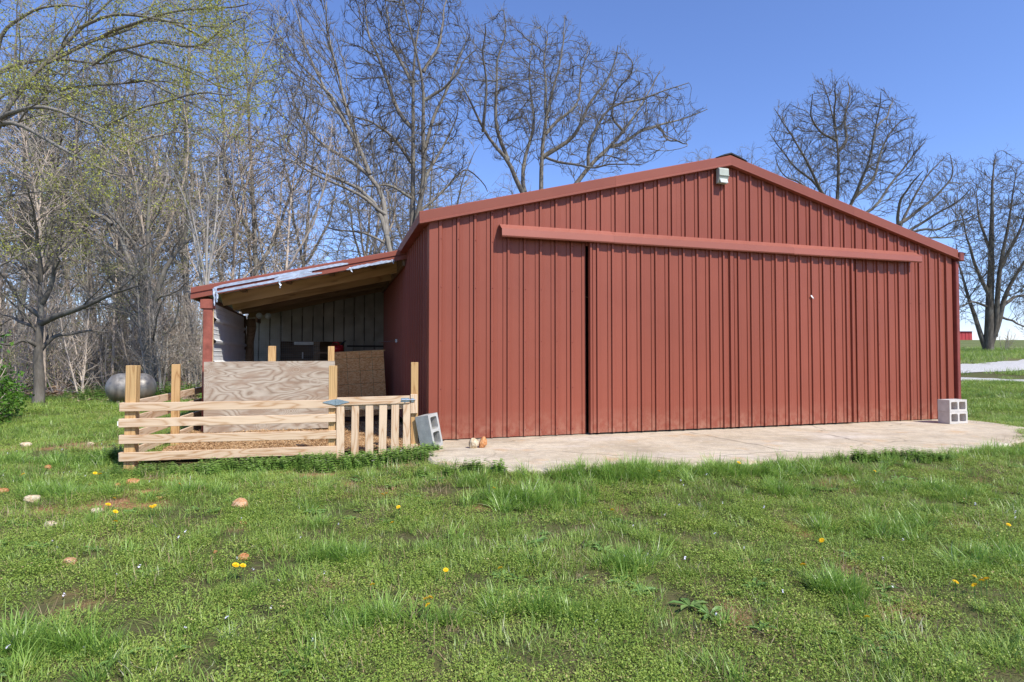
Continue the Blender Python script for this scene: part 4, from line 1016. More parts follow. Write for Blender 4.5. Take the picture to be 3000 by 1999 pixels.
guided('oak_tree', 'bare oak with long limbs fanning left above the shed', 25, [
 ([(900, 1980), (880, 1450), (830, 1300), (800, 1180), (700, 1080), (560, 1030), (400, 980), (300, 880), (200, 790)], 1.0),
 ([(900, 1350), (840, 1130), (750, 1000), (620, 910), (500, 830), (400, 750), (330, 640), (280, 500)], .8),
 ([(760, 1000), (690, 880), (640, 760), (560, 640), (480, 480), (380, 280), (330, 100), (300, -30)], .62),
 ([(640, 760), (540, 560), (400, 420), (300, 280), (200, 180)], .4),
 ([(880, 1250), (720, 1150), (620, 1060), (450, 1020), (330, 930), (250, 900)], .45),
 ([(700, 900), (620, 650), (560, 400), (520, 200), (480, 0)], .45),
 ([(880, 1400), (740, 1330), (600, 1340), (480, 1280)], .3)], *Z5, .14, 13, OAK, 'bark_mid', 'bark_mid', crown=[(150,150),(280,-100),(420,-150),(520,-50),(560,150),(640,400),(700,640),(800,850),(860,1060),(820,1250),(700,1300),(520,1290),(400,1150),(250,1000),(150,850),(130,600),(180,380)], jit=.28, per=85)
FINE = [dict(dens=4.6, tmin=.12, ang=.55, lr=.28, lmin=.8, lmax=2.4, N=7, wander=.18, up=.14, rs=.5),
        dict(dens=4.8, tmin=.1, ang=.6, lr=.52, lmin=.5, lmax=1.8, N=6, wander=.2, up=.12, rs=.55),
        dict(dens=4.0, tmin=.15, ang=.6, lr=.5, lmin=.28, lmax=.7, N=3, wander=.18, up=.08, rs=.6)]
Z8 = (2000, 150, 2.24)
guided('oak_tree', 'rounded bare tree standing above the right roof slope', 36, [
 ([(1010, 2000), (1015, 980), (1030, 700), (1010, 560), (990, 400), (950, 280), (920, 180)], 1.0),
 ([(1030, 650), (1090, 560), (1060, 400), (1100, 280), (1090, 200)], .5),
 ([(960, 1080), (900, 930), (850, 830), (720, 740), (620, 640), (575, 530)], .5),
 ([(930, 980), (880, 870), (800, 700), (740, 560), (640, 470), (620, 390)], .5),
 ([(1060, 1150), (1110, 1000), (1170, 850), (1230, 700), (1270, 500), (1290, 350), (1300, 260)], .6),
 ([(1130, 980), (1250, 870), (1300, 700), (1340, 560), (1430, 450), (1520, 440)], .5),
 ([(1200, 1180), (1280, 1050), (1340, 900), (1450, 760), (1540, 650), (1590, 590)], .5),
 ([(1000, 600), (880, 500), (840, 400), (850, 260)], .36),
 ([(1020, 500), (1000, 330), (1010, 200)], .3), ([(1280, 500), (1370, 400), (1390, 290)], .3),
 ([(900, 1000), (760, 850), (700, 860), (600, 700)], .3)], *Z8, .17, 14, FINE, 'bark_dark', crown=[(560,560),(600,420),(640,350),(720,330),(800,360),(840,230),(900,170),(1000,165),(1090,190),(1180,270),(1230,300),(1290,245),(1380,270),(1440,370),(1530,440),(1520,540),(1600,590),(1570,700),(1540,850),(1440,1000),(1300,1130),(1150,1100),(950,1020),(820,930),(700,830),(600,700)], jit=.2, per=130, up=.30, D=.25, dk=.31)
guided('oak_tree', 'bare tree fanning to the right behind the lower right roof', 33, [
 ([(1380, 1900), (1400, 1150), (1480, 1050), (1560, 900), (1640, 780), (1700, 690)], 1.0),
 ([(1420, 1150), (1600, 1000), (1720, 900), (1800, 800), (1780, 700)], .6),
 ([(1430, 1200), (1650, 1080), (1800, 1000), (1900, 880)], .55),
 ([(1400, 1130), (1420, 980), (1500, 850), (1560, 780)], .5),
 ([(1450, 1230), (1650, 1160), (1800, 1120), (1950, 1060)], .45), ([(1440, 1300), (1600, 1230), (1750, 1220), (1900, 1180)], .4)], *Z8, .14, 15, FINE, 'bark_dark', crown=[(1380,1050),(1500,880),(1580,760),(1690,680),(1800,690),(1850,790),(1920,850),(1920,1000),(1980,1080),(1900,1220),(1700,1250),(1500,1200)], jit=.2, per=130, up=.25, D=.25, dk=.31)
guided('hackberry_tree', 'multi-trunk bare tree beyond the gravel drive at right', 38, [
 ([(2893, 1036), (2895, 940), (2900, 800), (2905, 650), (2910, 520), (2916, 450)], 1.0),
 ([(2876, 1034), (2855, 940), (2838, 870), (2812, 790), (2800, 720)], .55),
 ([(2916, 1034), (2925, 960), (2940, 880), (2965, 820), (3000, 760), (3040, 700)], .75),
 ([(2905, 980), (2918, 860), (2945, 720), (2960, 600), (2975, 500)], .6),
 ([(2895, 860), (2860, 780), (2830, 700), (2815, 620)], .4), ([(2935, 900), (2980, 870), (3040, 850)], .4),
 ([(2902, 740), (2870, 650), (2860, 560)], .3), ([(2945, 780), (3000, 640), (3020, 560)], .4), ([(2898, 900), (2850, 880), (2800, 905)], .25), ([(2930, 930), (2990, 950), (3040, 980)], .22)], 0, 0, 1, .27, 16, FINE, 'bark_dark', spread=2.0, wig=.07, crown=[(2800,620),(2830,540),(2860,480),(2914,440),(2950,470),(2990,460),(3060,480),(3120,600),(3150,800),(3100,950),(3000,980),(2930,900),(2860,960),(2800,930),(2770,780)], jit=.22, up=.28, per=95, D=.25)
Z1 = (0, 0, 2.24)
ELM = [dict(dens=2.6, tmin=.12, ang=.6, lr=.40, lmin=.9, lmax=2.6, N=8, wander=.13, up=-.01, rs=.42),
       dict(dens=3.2, tmin=.1, ang=.6, lr=.5, lmin=.4, lmax=1.2, N=5, wander=.16, up=-.02, rs=.5),
       dict(dens=2.4, tmin=.15, ang=.6, lr=.5, lmin=.2, lmax=.5, N=3, wander=.14, up=.0, rs=.6)]
guided('elm_tree', 'leafing elm with long limbs reaching in from the upper left', 13.5, [
 ([(-420, 2500), (-330, 1500), (-100, 1000), (0, 880), (100, 620), (300, 420), (420, 280), (560, 150), (750, 0), (900, -120)], 1.0),
 ([(-300, 700), (-150, 560), (0, 460), (200, 400), (400, 380), (600, 430), (720, 435), (860, 370)], .5),
 ([(-250, 900), (-100, 760), (60, 740), (200, 690), (400, 720), (600, 800), (800, 900), (950, 960)], .42),
 ([(-250, 950), (-60, 800), (100, 800), (280, 900), (450, 1000), (700, 1120), (900, 1180)], .42),
 ([(-200, 760), (-100, 640), (200, 560), (400, 600), (600, 700), (800, 760)], .3),
 ([(300, 420), (450, 330), (650, 250), (880, 180), (1000, 30), (1050, -60)], .36),
 ([(-150, 300), (0, 200), (200, 60), (400, 20), (600, 70)], .32),
 ([(400, 600), (700, 540), (950, 520), (1200, 560), (1400, 700)], .25),
 ([(600, 430), (700, 340), (900, 320), (1100, 260), (1300, 330), (1500, 340)], .25),
 ([(650, 250), (850, 160), (1100, 100), (1350, 60), (1640, 30)], .25),
 ([(500, 180), (800, 60), (1050, 130), (1250, 180), (1450, 160)], .22),
 ([(700, 800), (900, 700), (1150, 640), (1350, 600), (1550, 640)], .2), ([(800, 320), (1000, 380), (1200, 450), (1400, 550), (1560, 600)], .2), ([(850, 520), (1000, 540), (1250, 680), (1450, 780)], .2), ([(950, 120), (1100, 130), (1350, 250), (1500, 420)], .2), ([(1050, 280), (1300, 330), (1450, 200), (1580, 90)], .2), ([(900, 900), (1100, 860), (1300, 880), (1450, 950)], .16)], *Z1, .115, 17, ELM, 'bark_mid', spread=2.0, leaf=30000, wig=.05, tiprad=.012, rmin=.0035, lsize=.028, lspread=.12)
Z2 = (0, 500, 1.96)
SPR = [dict(dens=2.8, tmin=.15, ang=.7, lr=.42, lmin=.6, lmax=2.2, N=7, wander=.15, up=.05, rs=.5),
       dict(dens=3.0, tmin=.1, ang=.65, lr=.5, lmin=.35, lmax=1.0, N=5, wander=.18, up=.03, rs=.55),
       dict(dens=2.2, tmin=.15, ang=.6, lr=.5, lmin=.2, lmax=.4, N=3, wander=.14, up=.03, rs=.6)]
guided('small_tree', 'dark low-branching tree at the wood edge on the far left', 15.2, [
 ([(215, 1345), (210, 1050), (230, 880), (245, 750), (232, 620), (150, 560), (0, 500)], 1.0),
 ([(235, 880), (400, 820), (560, 740), (700, 690), (820, 640)], .6), ([(245, 760), (300, 620), (330, 400), (400, 250)], .45),
 ([(225, 615), (350, 470), (420, 380), (520, 330)], .45), ([(235, 850), (120, 740), (20, 620), (-40, 560)], .45),
 ([(205, 1020), (140, 980), (60, 1000), (-30, 980)], .35), ([(218, 1030), (320, 950), (480, 920), (620, 930)], .4), ([(235, 640), (200, 450), (210, 250), (160, 100)], .4),
 ([(230, 900), (90, 860), (-30, 800)], .3)], *Z2, .125, 18, SPR, 'bark_dark', spread=1.6, wig=.04, tiprad=.012, rmin=.0035, leaf=3000, leafmat='spring_dull', lsize=.02)
guided('forked_tree', 'grey twin-trunk tree rising behind the silver tank', 18.6, [
 ([(880, 1300), (875, 1000), (880, 850), (900, 680), (960, 540), (1050, 420), (1150, 340), (1290, 230)], 1.0),
 ([(835, 1300), (825, 900), (800, 650), (730, 480), (640, 300), (560, 160), (570, 0), (600, -60)], .95),
 ([(850, 800), (840, 600), (780, 430), (690, 300), (600, 200), (500, 140)], .55), ([(1050, 430), (1080, 250), (1060, 60)], .4),
 ([(640, 300), (520, 230), (430, 120), (380, 0)], .35), ([(860, 620), (860, 380), (850, 150), (840, -40), (830, -200)], .5), ([(860, 200), (920, 170), (960, 80), (950, -60)], .3)], *Z2, .13, 19, SPR, 'bark_mid', spread=1.8, wig=.05, tiprad=.014, rmin=.004, leaf=5000, leafmat='spring', lsize=.022)
WHIP = [dict(dens=2.6, tmin=.25, ang=.45, lr=.3, lmin=.5, lmax=1.6, N=6, wander=.08, up=.1, rs=.5), dict(dens=4.5, tmin=.2, ang=.5, lr=.4, lmin=.25, lmax=.6, N=4, wander=.1, up=.06, rs=.6)]
guided('sapling_clump', 'slender many-stemmed sapling by the outer shed corner', 14.5, [
 ([(1190, 1200), (1185, 800), (1160, 660), (1130, 480), (1120, 300), (1060, 150), (990, 0), (930, -150)], 1.0), ([(1185, 800), (1185, 640), (1190, 400), (1210, 200), (1170, 0), (1140, -200)], .8),
 ([(1190, 800), (1200, 560), (1250, 350), (1330, 150), (1390, -60)], .8), ([(1180, 700), (1150, 450), (1090, 200), (1080, 0)], .6), ([(1195, 640), (1240, 300), (1250, 60), (1260, -200)], .7)], *Z2, .032, 20, WHIP, 'bark_pale', spread=1.0, wig=.02, tiprad=.008, rmin=.004, leaf=900, leafmat='spring', lsize=.022)

# ---- trees of the wood: a few kinds, each copied as individuals
def grown(seed, H, r0, lv, stems=1, bark='bark', twig=None, leaf=0, leafmat='spring_dull', forks=0, rmin=.010, lean=.03, lsize=.03, start=.3):
    r = np.random.default_rng(seed); g = []; N = 14
    for s in range(stems):
        d = np.array([r.normal(0, .05 + .18 * (stems > 1)), r.normal(0, .05 + .18 * (stems > 1)), 1.]); p = np.array([r.normal(0, .12 * (stems > 1)), r.normal(0, .12 * (stems > 1)), -.3]); h = H * r.uniform(.75, 1.0) if s else H; pts = [p]
        for k in range(N - 1):
            d = nrm(d + np.r_[r.normal(0, lean, 2), .06]); p = p + d * (h + .3) / (N - 1); pts.append(p)
        P = np.array(pts); R = r0 * (.6 if s else 1) * np.linspace(1, 0, N) ** .8 + .012; R[0] *= 1.3; g.append((P, R, h))
        for f in range(forks):
            i = r.integers(4, 8); a = r.uniform(0, 6.28); q = P[i]; dd = nrm(np.array([math.cos(a) * .7, math.sin(a) * .7, .9])); L = h * (1 - i / N) * r.uniform(.7, 1); qs = [q]
            for k in range(N - 1): dd = nrm(dd + np.r_[r.normal(0, .10, 2), .05]); q = q + dd * L / (N - 1); qs.append(q)
            g.append((np.array(qs), R[i] * .75 * np.linspace(1, 0, N) ** .8 + .012, L))
    if lv is TALL:
        n = int(H * 260); a = r.uniform(0, 6.283, n); f = r.random(n); z = H * (start + (1.02 - start) * f); rr_ = H * .19 * np.sqrt(r.random(n)) * np.sin(np.pi * (.12 + .84 * f)) ** .7 * 1.15
        cx = np.interp(z, g[0][0][:, 2], g[0][0][:, 0]); cy = np.interp(z, g[0][0][:, 2], g[0][0][:, 1]); att = np.stack([cx + rr_ * np.cos(a), cy + rr_ * np.sin(a), z], 1)
        cr, tp = sc_crown(g, att, r, .32, .40, .26, .22, .0115, dict(TW, dens=3.0, rmin=.0085, lmin=.4, lmax=.9), fine=False); tr = [tubes(np.stack([x for x, _, _ in g]), np.stack([x for _, x, _ in g]), 8)]; tip = (tp,)
    else: tr, cr, tip = levels([], g, r, [dict(lv[0], tmin=start)] + lv[1:], leaf, None, rmin=rmin)
    V, F = join(tr); mt = mesh_np('trunk', V, F, M[bark], True); V, F = join(cr); mc = mesh_np('crown', V, F, M[twig or bark], True); ms = [('trunk', mt), ('crown', mc)]
    if leaf:
        V, F = leaves_on(tip[0], r, leaf, lsize); ml = mesh_np('foliage', V, F, M[leafmat]); with_tone(ml, r.random(leaf), r); ms.append(('foliage', ml))
    return ms
TALL = [dict(dens=2.6, ang=.75, asd=.2, lr=.27, lmin=.8, lmax=3.8, N=8, wander=.2, up=.12, rs=.5, tpow=.9),
        dict(dens=2.9, tmin=.15, ang=.75, lr=.45, lmin=.45, lmax=1.5, N=5, wander=.28, up=.08, rs=.55),
        dict(dens=2.2, tmin=.2, ang=.7, lr=.5, lmin=.3, lmax=.8, N=3, wander=.25, up=.08, rs=.6)]
BRUSH = [dict(dens=4.5, ang=.7, asd=.25, lr=.32, lmin=.4, lmax=1.7, N=6, wander=.16, up=.08, rs=.5, tpow=1.0),
         dict(dens=4.2, tmin=.1, ang=.7, lr=.45, lmin=.3, lmax=.8, N=4, wander=.2, up=.04, rs=.6), dict(dens=2.2, tmin=.2, ang=.7, lr=.5, lmin=.2, lmax=.4, N=3, wander=.2, up=.04, rs=.6)]
KINDS = {'tall': [grown(101, 17, .135, TALL, 1, 'bark_mid', forks=2, leaf=1200), grown(102, 15.5, .115, TALL, 1, 'bark_brown', 'bark_mid', forks=2, leaf=1600, leafmat='spring'), grown(103, 18, .15, TALL, 1, 'bark_mid', 'bark', forks=3, leaf=1500), grown(104, 13, .09, TALL, 1, 'bark_pale', 'bark_brown', forks=1, leaf=2200, leafmat='spring')],
         'pole': [grown(111, 11, .06, BRUSH, 1, 'bark_brown', forks=1, start=.25), grown(112, 9, .045, BRUSH, 1, 'bark_pale', 'bark_brown', start=.2, leaf=2500, leafmat='spring')],
         'brush': [grown(121, 4.2, .035, BRUSH, 4, 'bark_brown', start=.1, rmin=.005), grown(122, 3.2, .03, BRUSH, 5, 'bark_brown', start=.05, rmin=.005, leaf=500, leafmat='spring'), grown(123, 5.5, .045, BRUSH, 3, 'bark', 'bark_brown', start=.12, rmin=.005)]}
LAB = {'tall': [('woodland_tree', 'tall straight bare tree', 'tall bare trees of the wood'), ('woodland_tree', 'tall forked brown-barked tree', 'budding forked trees of the wood'), ('woodland_tree', 'tall pale-twigged bare tree', 'pale-twigged trees of the wood'), ('woodland_tree', 'pale-trunked tree with yellowish buds', 'pale-trunked trees of the wood')],
       'pole': [('pole_tree', 'slender bare pole tree', 'slender pole trees of the wood'), ('pole_tree', 'slender pale budding pole tree', 'pale pole trees of the wood')],
       'brush': [('brush_sapling', 'brown many-stemmed brush sapling', 'brown brush of the wood'), ('brush_sapling', 'low green-budded brush sapling', 'green-budded brush of the wood'), ('brush_sapling', 'taller thin brush sapling', 'taller brush of the wood')]}
r = np.random.default_rng(55)
def px2x(px, Y): return (px - 1500) / FPX * Y
def zone(X, Y):
    px = 1500 + FPX * X / Y
    for lim, t in ((60, 'at the left picture edge'), (200, 'behind the dark low-branching tree'), (330, 'left of the silver tank'), (440, 'behind the silver tank'), (590, 'between tank and shed'), (800, 'over the shed roof left half'), (1000, 'over the shed roof middle'), (1210, 'over the shed roof right end')):
        if px < lim: return t
    return "behind the barn's left eave"
def row(Y):
    for lim, t in ((20, 'front row'), (24, 'second row'), (28, 'third row'), (34, 'middle of the wood'), (44, 'deep in the wood')):
        if Y < lim: return t
    return 'farthest back'
def plant(kind, v, x, y, s, rz, sxy=1.0, label=None, group=None):
    nm, lb, gp = LAB[kind][v]
    e = empty(nm, (x, y, float(hgt(x, y)) - .05), rz, label or '%s, %s, %s' % (lb, row(y), zone(x, y)), 'tree' if kind != 'brush' else 'sapling', group or gp); e.scale = (s * sxy, s * sxy, s)
    for n_, me in KINDS[kind][v]: obj(n_, me, e)
# rows from near to far: (depth range, picture-x range, kind, how many, scale)
for (ya, yb, xa, xb, kind, n, sa, sb) in [(18.5, 22, -60, 560, 'tall', 3, .75, .9), (22, 28, -80, 900, 'tall', 7, .8, 1.0), (28, 36, -80, 1230, 'tall', 9, .8, 1.05), (36, 50, -80, 1300, 'tall', 8, .85, 1.1), (50, 66, -60, 1300, 'tall', 7, .8, 1.05),
                                        (17.5, 22, 120, 620, 'pole', 5, .6, .85), (22, 34, -60, 1000, 'pole', 8, .7, 1.1), (34, 55, -60, 1250, 'pole', 7, .8, 1.1),
                                        (17.5, 20, -40, 640, 'brush', 12, .6, .9), (20, 25, -60, 700, 'brush', 20, .7, 1.05), (25, 33, -60, 900, 'brush', 24, .8, 1.15), (33, 46, -60, 1200, 'brush', 24, .9, 1.35), (46, 62, -60, 1250, 'brush', 18, 1.1, 1.6)]:
    for k in range(n):
        Y = r.uniform(ya, yb); X = px2x(xa + (xb - xa) * (k + r.uniform(.05, .95)) / n, Y); nk = len(KINDS[kind])
        u, v = bl(X, Y)
        if -4.6 < u < 10 and -1 < v < 13.5: continue
        plant(kind, int(r.integers(0, nk)), X, Y, r.uniform(sa, sb), r.uniform(0, 6.28), 1.0 if kind != 'tall' else r.uniform(.85, 1.1))
ORD = ['first', 'second', 'third', 'fourth', 'fifth', 'sixth']
for k, (px, Y, s, v) in enumerate(((1345, 44, .86, 0), (1480, 46, .8, 2), (1700, 47, .84, 0), (1800, 46, .8, 2), (1880, 48, .78, 0))):
    plant('tall', v, px2x(px, Y), Y, s, k * 1.3, 1.1, 'bare tree far behind the wide oak over the left roof slope, %s from the left' % ORD[k], 'bare trees far behind the barn roof')
for k, (px, Y, s, v) in enumerate(((2060, 50, .98, 0), (2105, 50, 1.02, 1), (2205, 48, .98, 0), (2255, 47, .95, 1), (2340, 45, .86, 0))):
    plant('tall', v, px2x(px, Y), Y, s, k * 1.7 + .4, .9, 'bare treetop showing just above the barn ridge, %s from the left' % ORD[k], 'bare treetops above the barn ridge')
plant('brush', 1, px2x(2945, 38.5), 38.5, .5, 1.0, 1.2, 'small twiggy shrub at the foot of the multi-trunk tree', 'shrub by the drive')

# things of one kind that share row and place are told apart from left to right
dup_ = {}
for o in bpy.data.objects:
    if o.parent is None and o.get('category') in ('tree', 'sapling'): dup_.setdefault(o['label'], []).append(o)
for lb, os_ in dup_.items():
    if len(os_) > 1:
        os_.sort(key=lambda o: o.location.x / o.location.y)
        for k, o in enumerate(os_): o['label'] = lb + ', ' + ('leftmost' if k == 0 else 'rightmost' if k == len(os_) - 1 else ('second', 'third', 'fourth', 'fifth')[k - 1])

# ------------------------------------------------------------------ leafy shrub at the left edge
M['green_leaf'] = m_leafy('shrub_leaf', [(0, (.035, .10, .012)), (.5, (.085, .2, .02)), (1, (.16, .30, .04))], .45, .4, .3)
ms = grown(140, 1.25, .02, [dict(dens=9, ang=.8, asd=.3, lr=.5, lmin=.3, lmax=.8, N=6, wander=.2, up=.02, rs=.6), dict(dens=9, tmin=.1, ang=.8, lr=.5, lmin=.15, lmax=.4, N=4, wander=.2, up=.0, rs=.7)], 7, 'bark_brown', leaf=9000, leafmat='green_leaf', start=.02, rmin=.003, lsize=.034)
for (px, py, Y, s, rz, lab) in ((-62, 1238, 10.4, 1.05, .4, 'bright green leafy shrub cut by the left picture edge'), (-120, 1250, 9.9, 1.2, 2.2, 'lower green shrub at the far left edge')):
    X = px2x(px, Y); e = empty('leafy_shrub', (X, Y, float(hgt(X, Y))), rz, lab, 'shrub'); e.scale = (s, s, s * .95)
    for n_, me in ms: obj(n_, me, e)

# ------------------------------------------------------------------ low plants
M['fescue'] = m_leafy('fescue_blade', [(0, (0.123, 0.233, 0.038)), (.5, (0.246, 0.405, 0.066)), (.85, (0.410, 0.569, 0.135)), (1, (0.620, 0.601, 0.459))], .35, .5, .42)
M['lawn'] = m_leafy('lawn_blade', [(0, (0.140, 0.240, 0.043)), (.5, (0.279, 0.419, 0.077)), (.82, (0.444, 0.540, 0.135)), (1, (0.620, 0.601, 0.441))], .4, .45, .38)
M['clover'] = m_leafy('low_weed_leaf', [(0, (0.116, 0.195, 0.031)), (.45, (0.254, 0.367, 0.058)), (.8, (0.394, 0.480, 0.096)), (1, (0.591, 0.405, 0.230))], .5, .35, .35)
M['broad'] = m_leafy('broad_weed_leaf', [(0, (0.097, 0.210, 0.046)), (.5, (0.186, 0.328, 0.082)), (1, (0.312, 0.433, 0.128))], .4, .45, .3)
M['nettle'] = m_leafy('dead_nettle_leaf', [(0, (.10, .20, .03)), (.6, (.20, .34, .06)), (.88, (.28, .40, .10)), (1, (.34, .24, .30))], .55, .3, .3)
M['litter'] = m_leafy('dead_leaf', [(0, (.17, .11, .07)), (.5, (.32, .22, .15)), (1, (.48, .37, .27))], .8, .1, .1)
M['straw'] = m_leafy('straw_chip', [(0, (.30, .15, .07)), (.5, (.5, .32, .16)), (1, (.66, .48, .28))], .8, .1, .1)
M['thatch'] = m_leafy('dead_thatch', [(0, (.16, .11, .06)), (.5, (.34, .25, .14)), (1, (.52, .42, .27))], .8, .1, .15)
M['petal'] = m_plain('dandelion_petal', (.85, .55, .01), .5, .2, var=.12, scale=60)
M['speck'] = m_plain('pale_flower', (.72, .70, .82), .5, .2, var=.1)
def blades(r, n, rad, h0, h1, wd, seg, bend, out=.35):
    """n arching blades, quads with a pointed end"""
    a = r.uniform(0, 6.283, n); q = rad * np.sqrt(r.random(n)); base = np.stack([q * np.cos(a), q * np.sin(a), np.full(n, -.01)], 1)
    dr = a + r.normal(0, 1.0, n); lean = np.abs(r.normal(out, out * .6, n)); h = r.uniform(h0, h1, n); w = wd * r.uniform(.6, 1.25, n)
    d = np.stack([np.cos(dr) * np.sin(lean), np.sin(dr) * np.sin(lean), np.cos(lean)], 1); side = np.stack([-np.sin(dr), np.cos(dr), np.zeros(n)], 1)
    hor = np.stack([np.cos(dr), np.sin(dr), np.full(n, -.25)], 1); V = []; p = base.copy(); bn = np.abs(r.normal(bend, bend * .6, n))[:, None]
    for k in range(seg + 1):
        f = k / seg; ww = (w * (1 - f ** 1.6) * .5 + .0003)[:, None]; V += [p - side * ww, p + side * ww]
        d = nrm(d + hor * bn / seg * (.4 + f)); p = p + d * (h / seg)[:, None]
    V = np.stack(V, 1); m = 2 * (seg + 1); o = (np.arange(n) * m)[:, None]
    F = np.concatenate([o + np.array([2 * k, 2 * k + 1, 2 * k + 3, 2 * k + 2]) for k in range(seg)], 0)
    tone = np.tile(np.clip(r.normal(.5, .2, n) + (r.random(n) < .09) * .6, 0, 1), seg)
    return V.reshape(-1, 3), F, tone
def leaflets(r, n, rad, z0, z1, s0, s1, tilt=.5, lon=1.5):
    a = r.uniform(0, 6.283, n); q = rad * np.sqrt(r.random(n)); c = np.stack([q * np.cos(a), q * np.sin(a), z0 + (z1 - z0) * r.random(n) * (1 - .5 * (q / rad) ** 2)], 1)
    b = r.uniform(0, 6.283, n); u = np.stack([np.cos(b), np.sin(b), r.normal(0, tilt, n)], 1); u = nrm(u); v = nrm(np.cross(u, np.stack([r.normal(0, tilt, n), r.normal(0, tilt, n), np.ones(n)], 1)))
    s = r.uniform(s0, s1, n)[:, None]; V = np.stack([c - u * s, c + v * s / lon, c + u * s, c - v * s / lon], 1).reshape(-1, 3)
    return V, np.arange(4 * n).reshape(n, 4), np.clip(r.normal(.5, .22, n) + (r.random(n) < .05) * .5, 0, 1)
def cat(*ps):
    V, F = join([(a, b) for a, b, _ in ps]); return V, F, np.concatenate([t for _, _, t in ps])
def rosette(r, n, ln, wd):
    V, F, T = [], [], []
    for k in range(n):
        a = k * 2.4 + r.normal(0, .2); L = ln * r.uniform(.6, 1.1); lift = r.uniform(.2, .75); o = len(V); d = np.array([math.cos(a), math.sin(a), 0]); s = np.array([-math.sin(a), math.cos(a), 0]); t_ = np.clip(r.normal(.5, .2), 0, 1)
        for f, w in ((.05, .15), (.35, .8), (.7, 1.0), (1, .1)):
            c = d * L * f + np.array([0, 0, L * (lift * f - lift * .65 * f * f) + .004]); V += [c - s * wd * w / 2 + [0, 0, .004 * w], c + [0, 0, -.003], c + s * wd * w / 2 + [0, 0, .004 * w]]
        for i in range(3):
            for j in (0, 1): F.append([o + 3 * i + j, o + 3 * i + j + 1, o + 3 * i + j + 4, o + 3 * i + j + 3]); T.append(t_)
    return np.array(V), np.array(F), np.array(T)
def nettle(r, H):
    V, F, T = [], [], []
    for s_ in range(5):
        bx, by = r.normal(0, .035, 2); h = H * r.uniform(.6, 1.1); lx, ly = r.normal(0, .15, 2); n = 6
        for k in range(n):
            f = (k + 1) / n; c = np.array([bx + lx * h * f, by + ly * h * f, h * f]); sz = .022 * (1.15 - .55 * f) * r.uniform(.8, 1.3)
            for q in range(4):
                a = q * 1.571 + k * .8 + r.normal(0, .2); d = np.array([math.cos(a), math.sin(a), -.25 if f < .8 else .1]); s = np.array([-math.sin(a), math.cos(a), 0]); o = len(V)
                V += [c, c + d * sz * .6 + s * sz * .5, c + d * sz * 1.25, c + d * sz * .6 - s * sz * .5]; F.append([o, o + 1, o + 2, o + 3]); T.append(np.clip(r.normal(.4, .15) + (.5 if f > .9 and r.random() < .7 else 0), 0, 1))
    return np.array(V), np.array(F), np.array(T)
def protos(name, mat, gens):
    c = bpy.data.collections.new(name)
    for i, (V, F, T) in enumerate(gens):
        me = mesh_np(name, V, F, mat); with_tone(me, T, None); c.objects.link(bpy.data.objects.new('%s_%02d' % (name, i), me))
    return c
def scatter(name, coll, pts, scl, idx, label, cat_, tilt=.1, rr=None):
    n = len(pts); me = bpy.data.meshes.new(name); me.vertices.add(n); me.vertices.foreach_set('co', np.asarray(pts, np.float32).ravel())
    rot = np.stack([rr.normal(0, tilt, n), rr.normal(0, tilt, n), rr.uniform(0, 6.283, n)], 1)
    at = me.attributes.new('rot', 'FLOAT_VECTOR', 'POINT'); at.data.foreach_set('vector', rot.astype(np.float32).ravel())
    at = me.attributes.new('scl', 'FLOAT', 'POINT'); at.data.foreach_set('value', np.asarray(scl, np.float32))
    at = me.attributes.new('idx', 'INT', 'POINT'); at.data.foreach_set('value', np.asarray(idx, np.int32))
    o = obj(name, me); tag(o, label, cat_, kind='stuff')
    ng = bpy.data.node_groups.new(name, 'GeometryNodeTree'); ng.interface.new_socket('Geometry', in_out='INPUT', socket_type='NodeSocketGeometry'); ng.interface.new_socket('Geometry', in_out='OUTPUT', socket_type='NodeSocketGeometry')
    N = ng.nodes; gi = N.new('NodeGroupInput'); go = N.new('NodeGroupOutput'); ci = N.new('GeometryNodeCollectionInfo'); ci.inputs['Collection'].default_value = coll; ci.inputs['Separate Children'].default_value = True; ci.inputs['Reset Children'].default_value = True
    ip = N.new('GeometryNodeInstanceOnPoints'); ip.inputs['Pick Instance'].default_value = True
    def named(t, nm):
        a = N.new('GeometryNodeInputNamedAttribute'); a.data_type = t; a.inputs['Name'].default_value = nm; return a.outputs['Attribute']
    e2r = N.new('FunctionNodeEulerToRotation'); Lk = ng.links.new
    Lk(gi.outputs[0], ip.inputs['Points']); Lk(ci.outputs[0], ip.inputs['Instance']); Lk(named('INT', 'idx'), ip.inputs['Instance Index'])
    Lk(named('FLOAT_VECTOR', 'rot'), e2r.inputs[0]); Lk(e2r.outputs[0], ip.inputs['Rotation']); Lk(named('FLOAT', 'scl'), ip.inputs['Scale']); Lk(ip.outputs[0], go.inputs[0])
    md = o.modifiers.new('scatter', 'NODES'); md.node_group = ng
    return o
r = np.random.default_rng(77)
C_f = protos('fescue_tuft', M['fescue'], [blades(r, 80, .06, .06, .19, .0052, 4, 1.0, .45) for _ in range(4)])
C_l = protos('lawn_patch', M['lawn'], [blades(r, 150, .15, .03, .085, .0038, 2, .7, .5) for _ in range(4)])
C_c = protos('weed_patch', M['clover'], [cat(leaflets(r, 560, .16, .003, .045, .003, .0068), blades(r, 40, .16, .02, .07, .003, 2, .7, .6)) for _ in range(4)])
C_b = protos('broad_rosette', M['broad'], [rosette(r, 9, .085, .02), rosette(r, 12, .07, .016), rosette(r, 7, .1, .026)])
C_n = protos('dead_nettle', M['nettle'], [nettle(r, .13) for _ in range(4)])
C_d = protos('litter_patch', M['litter'], [leaflets(r, 120, .45, .0, .03, .02, .045, .35, 1.7) for _ in range(3)])
C_s = protos('straw_patch', M['straw'], [leaflets(r, 260, .2, .0, .035, .008, .028, .35, 5) for _ in range(3)])
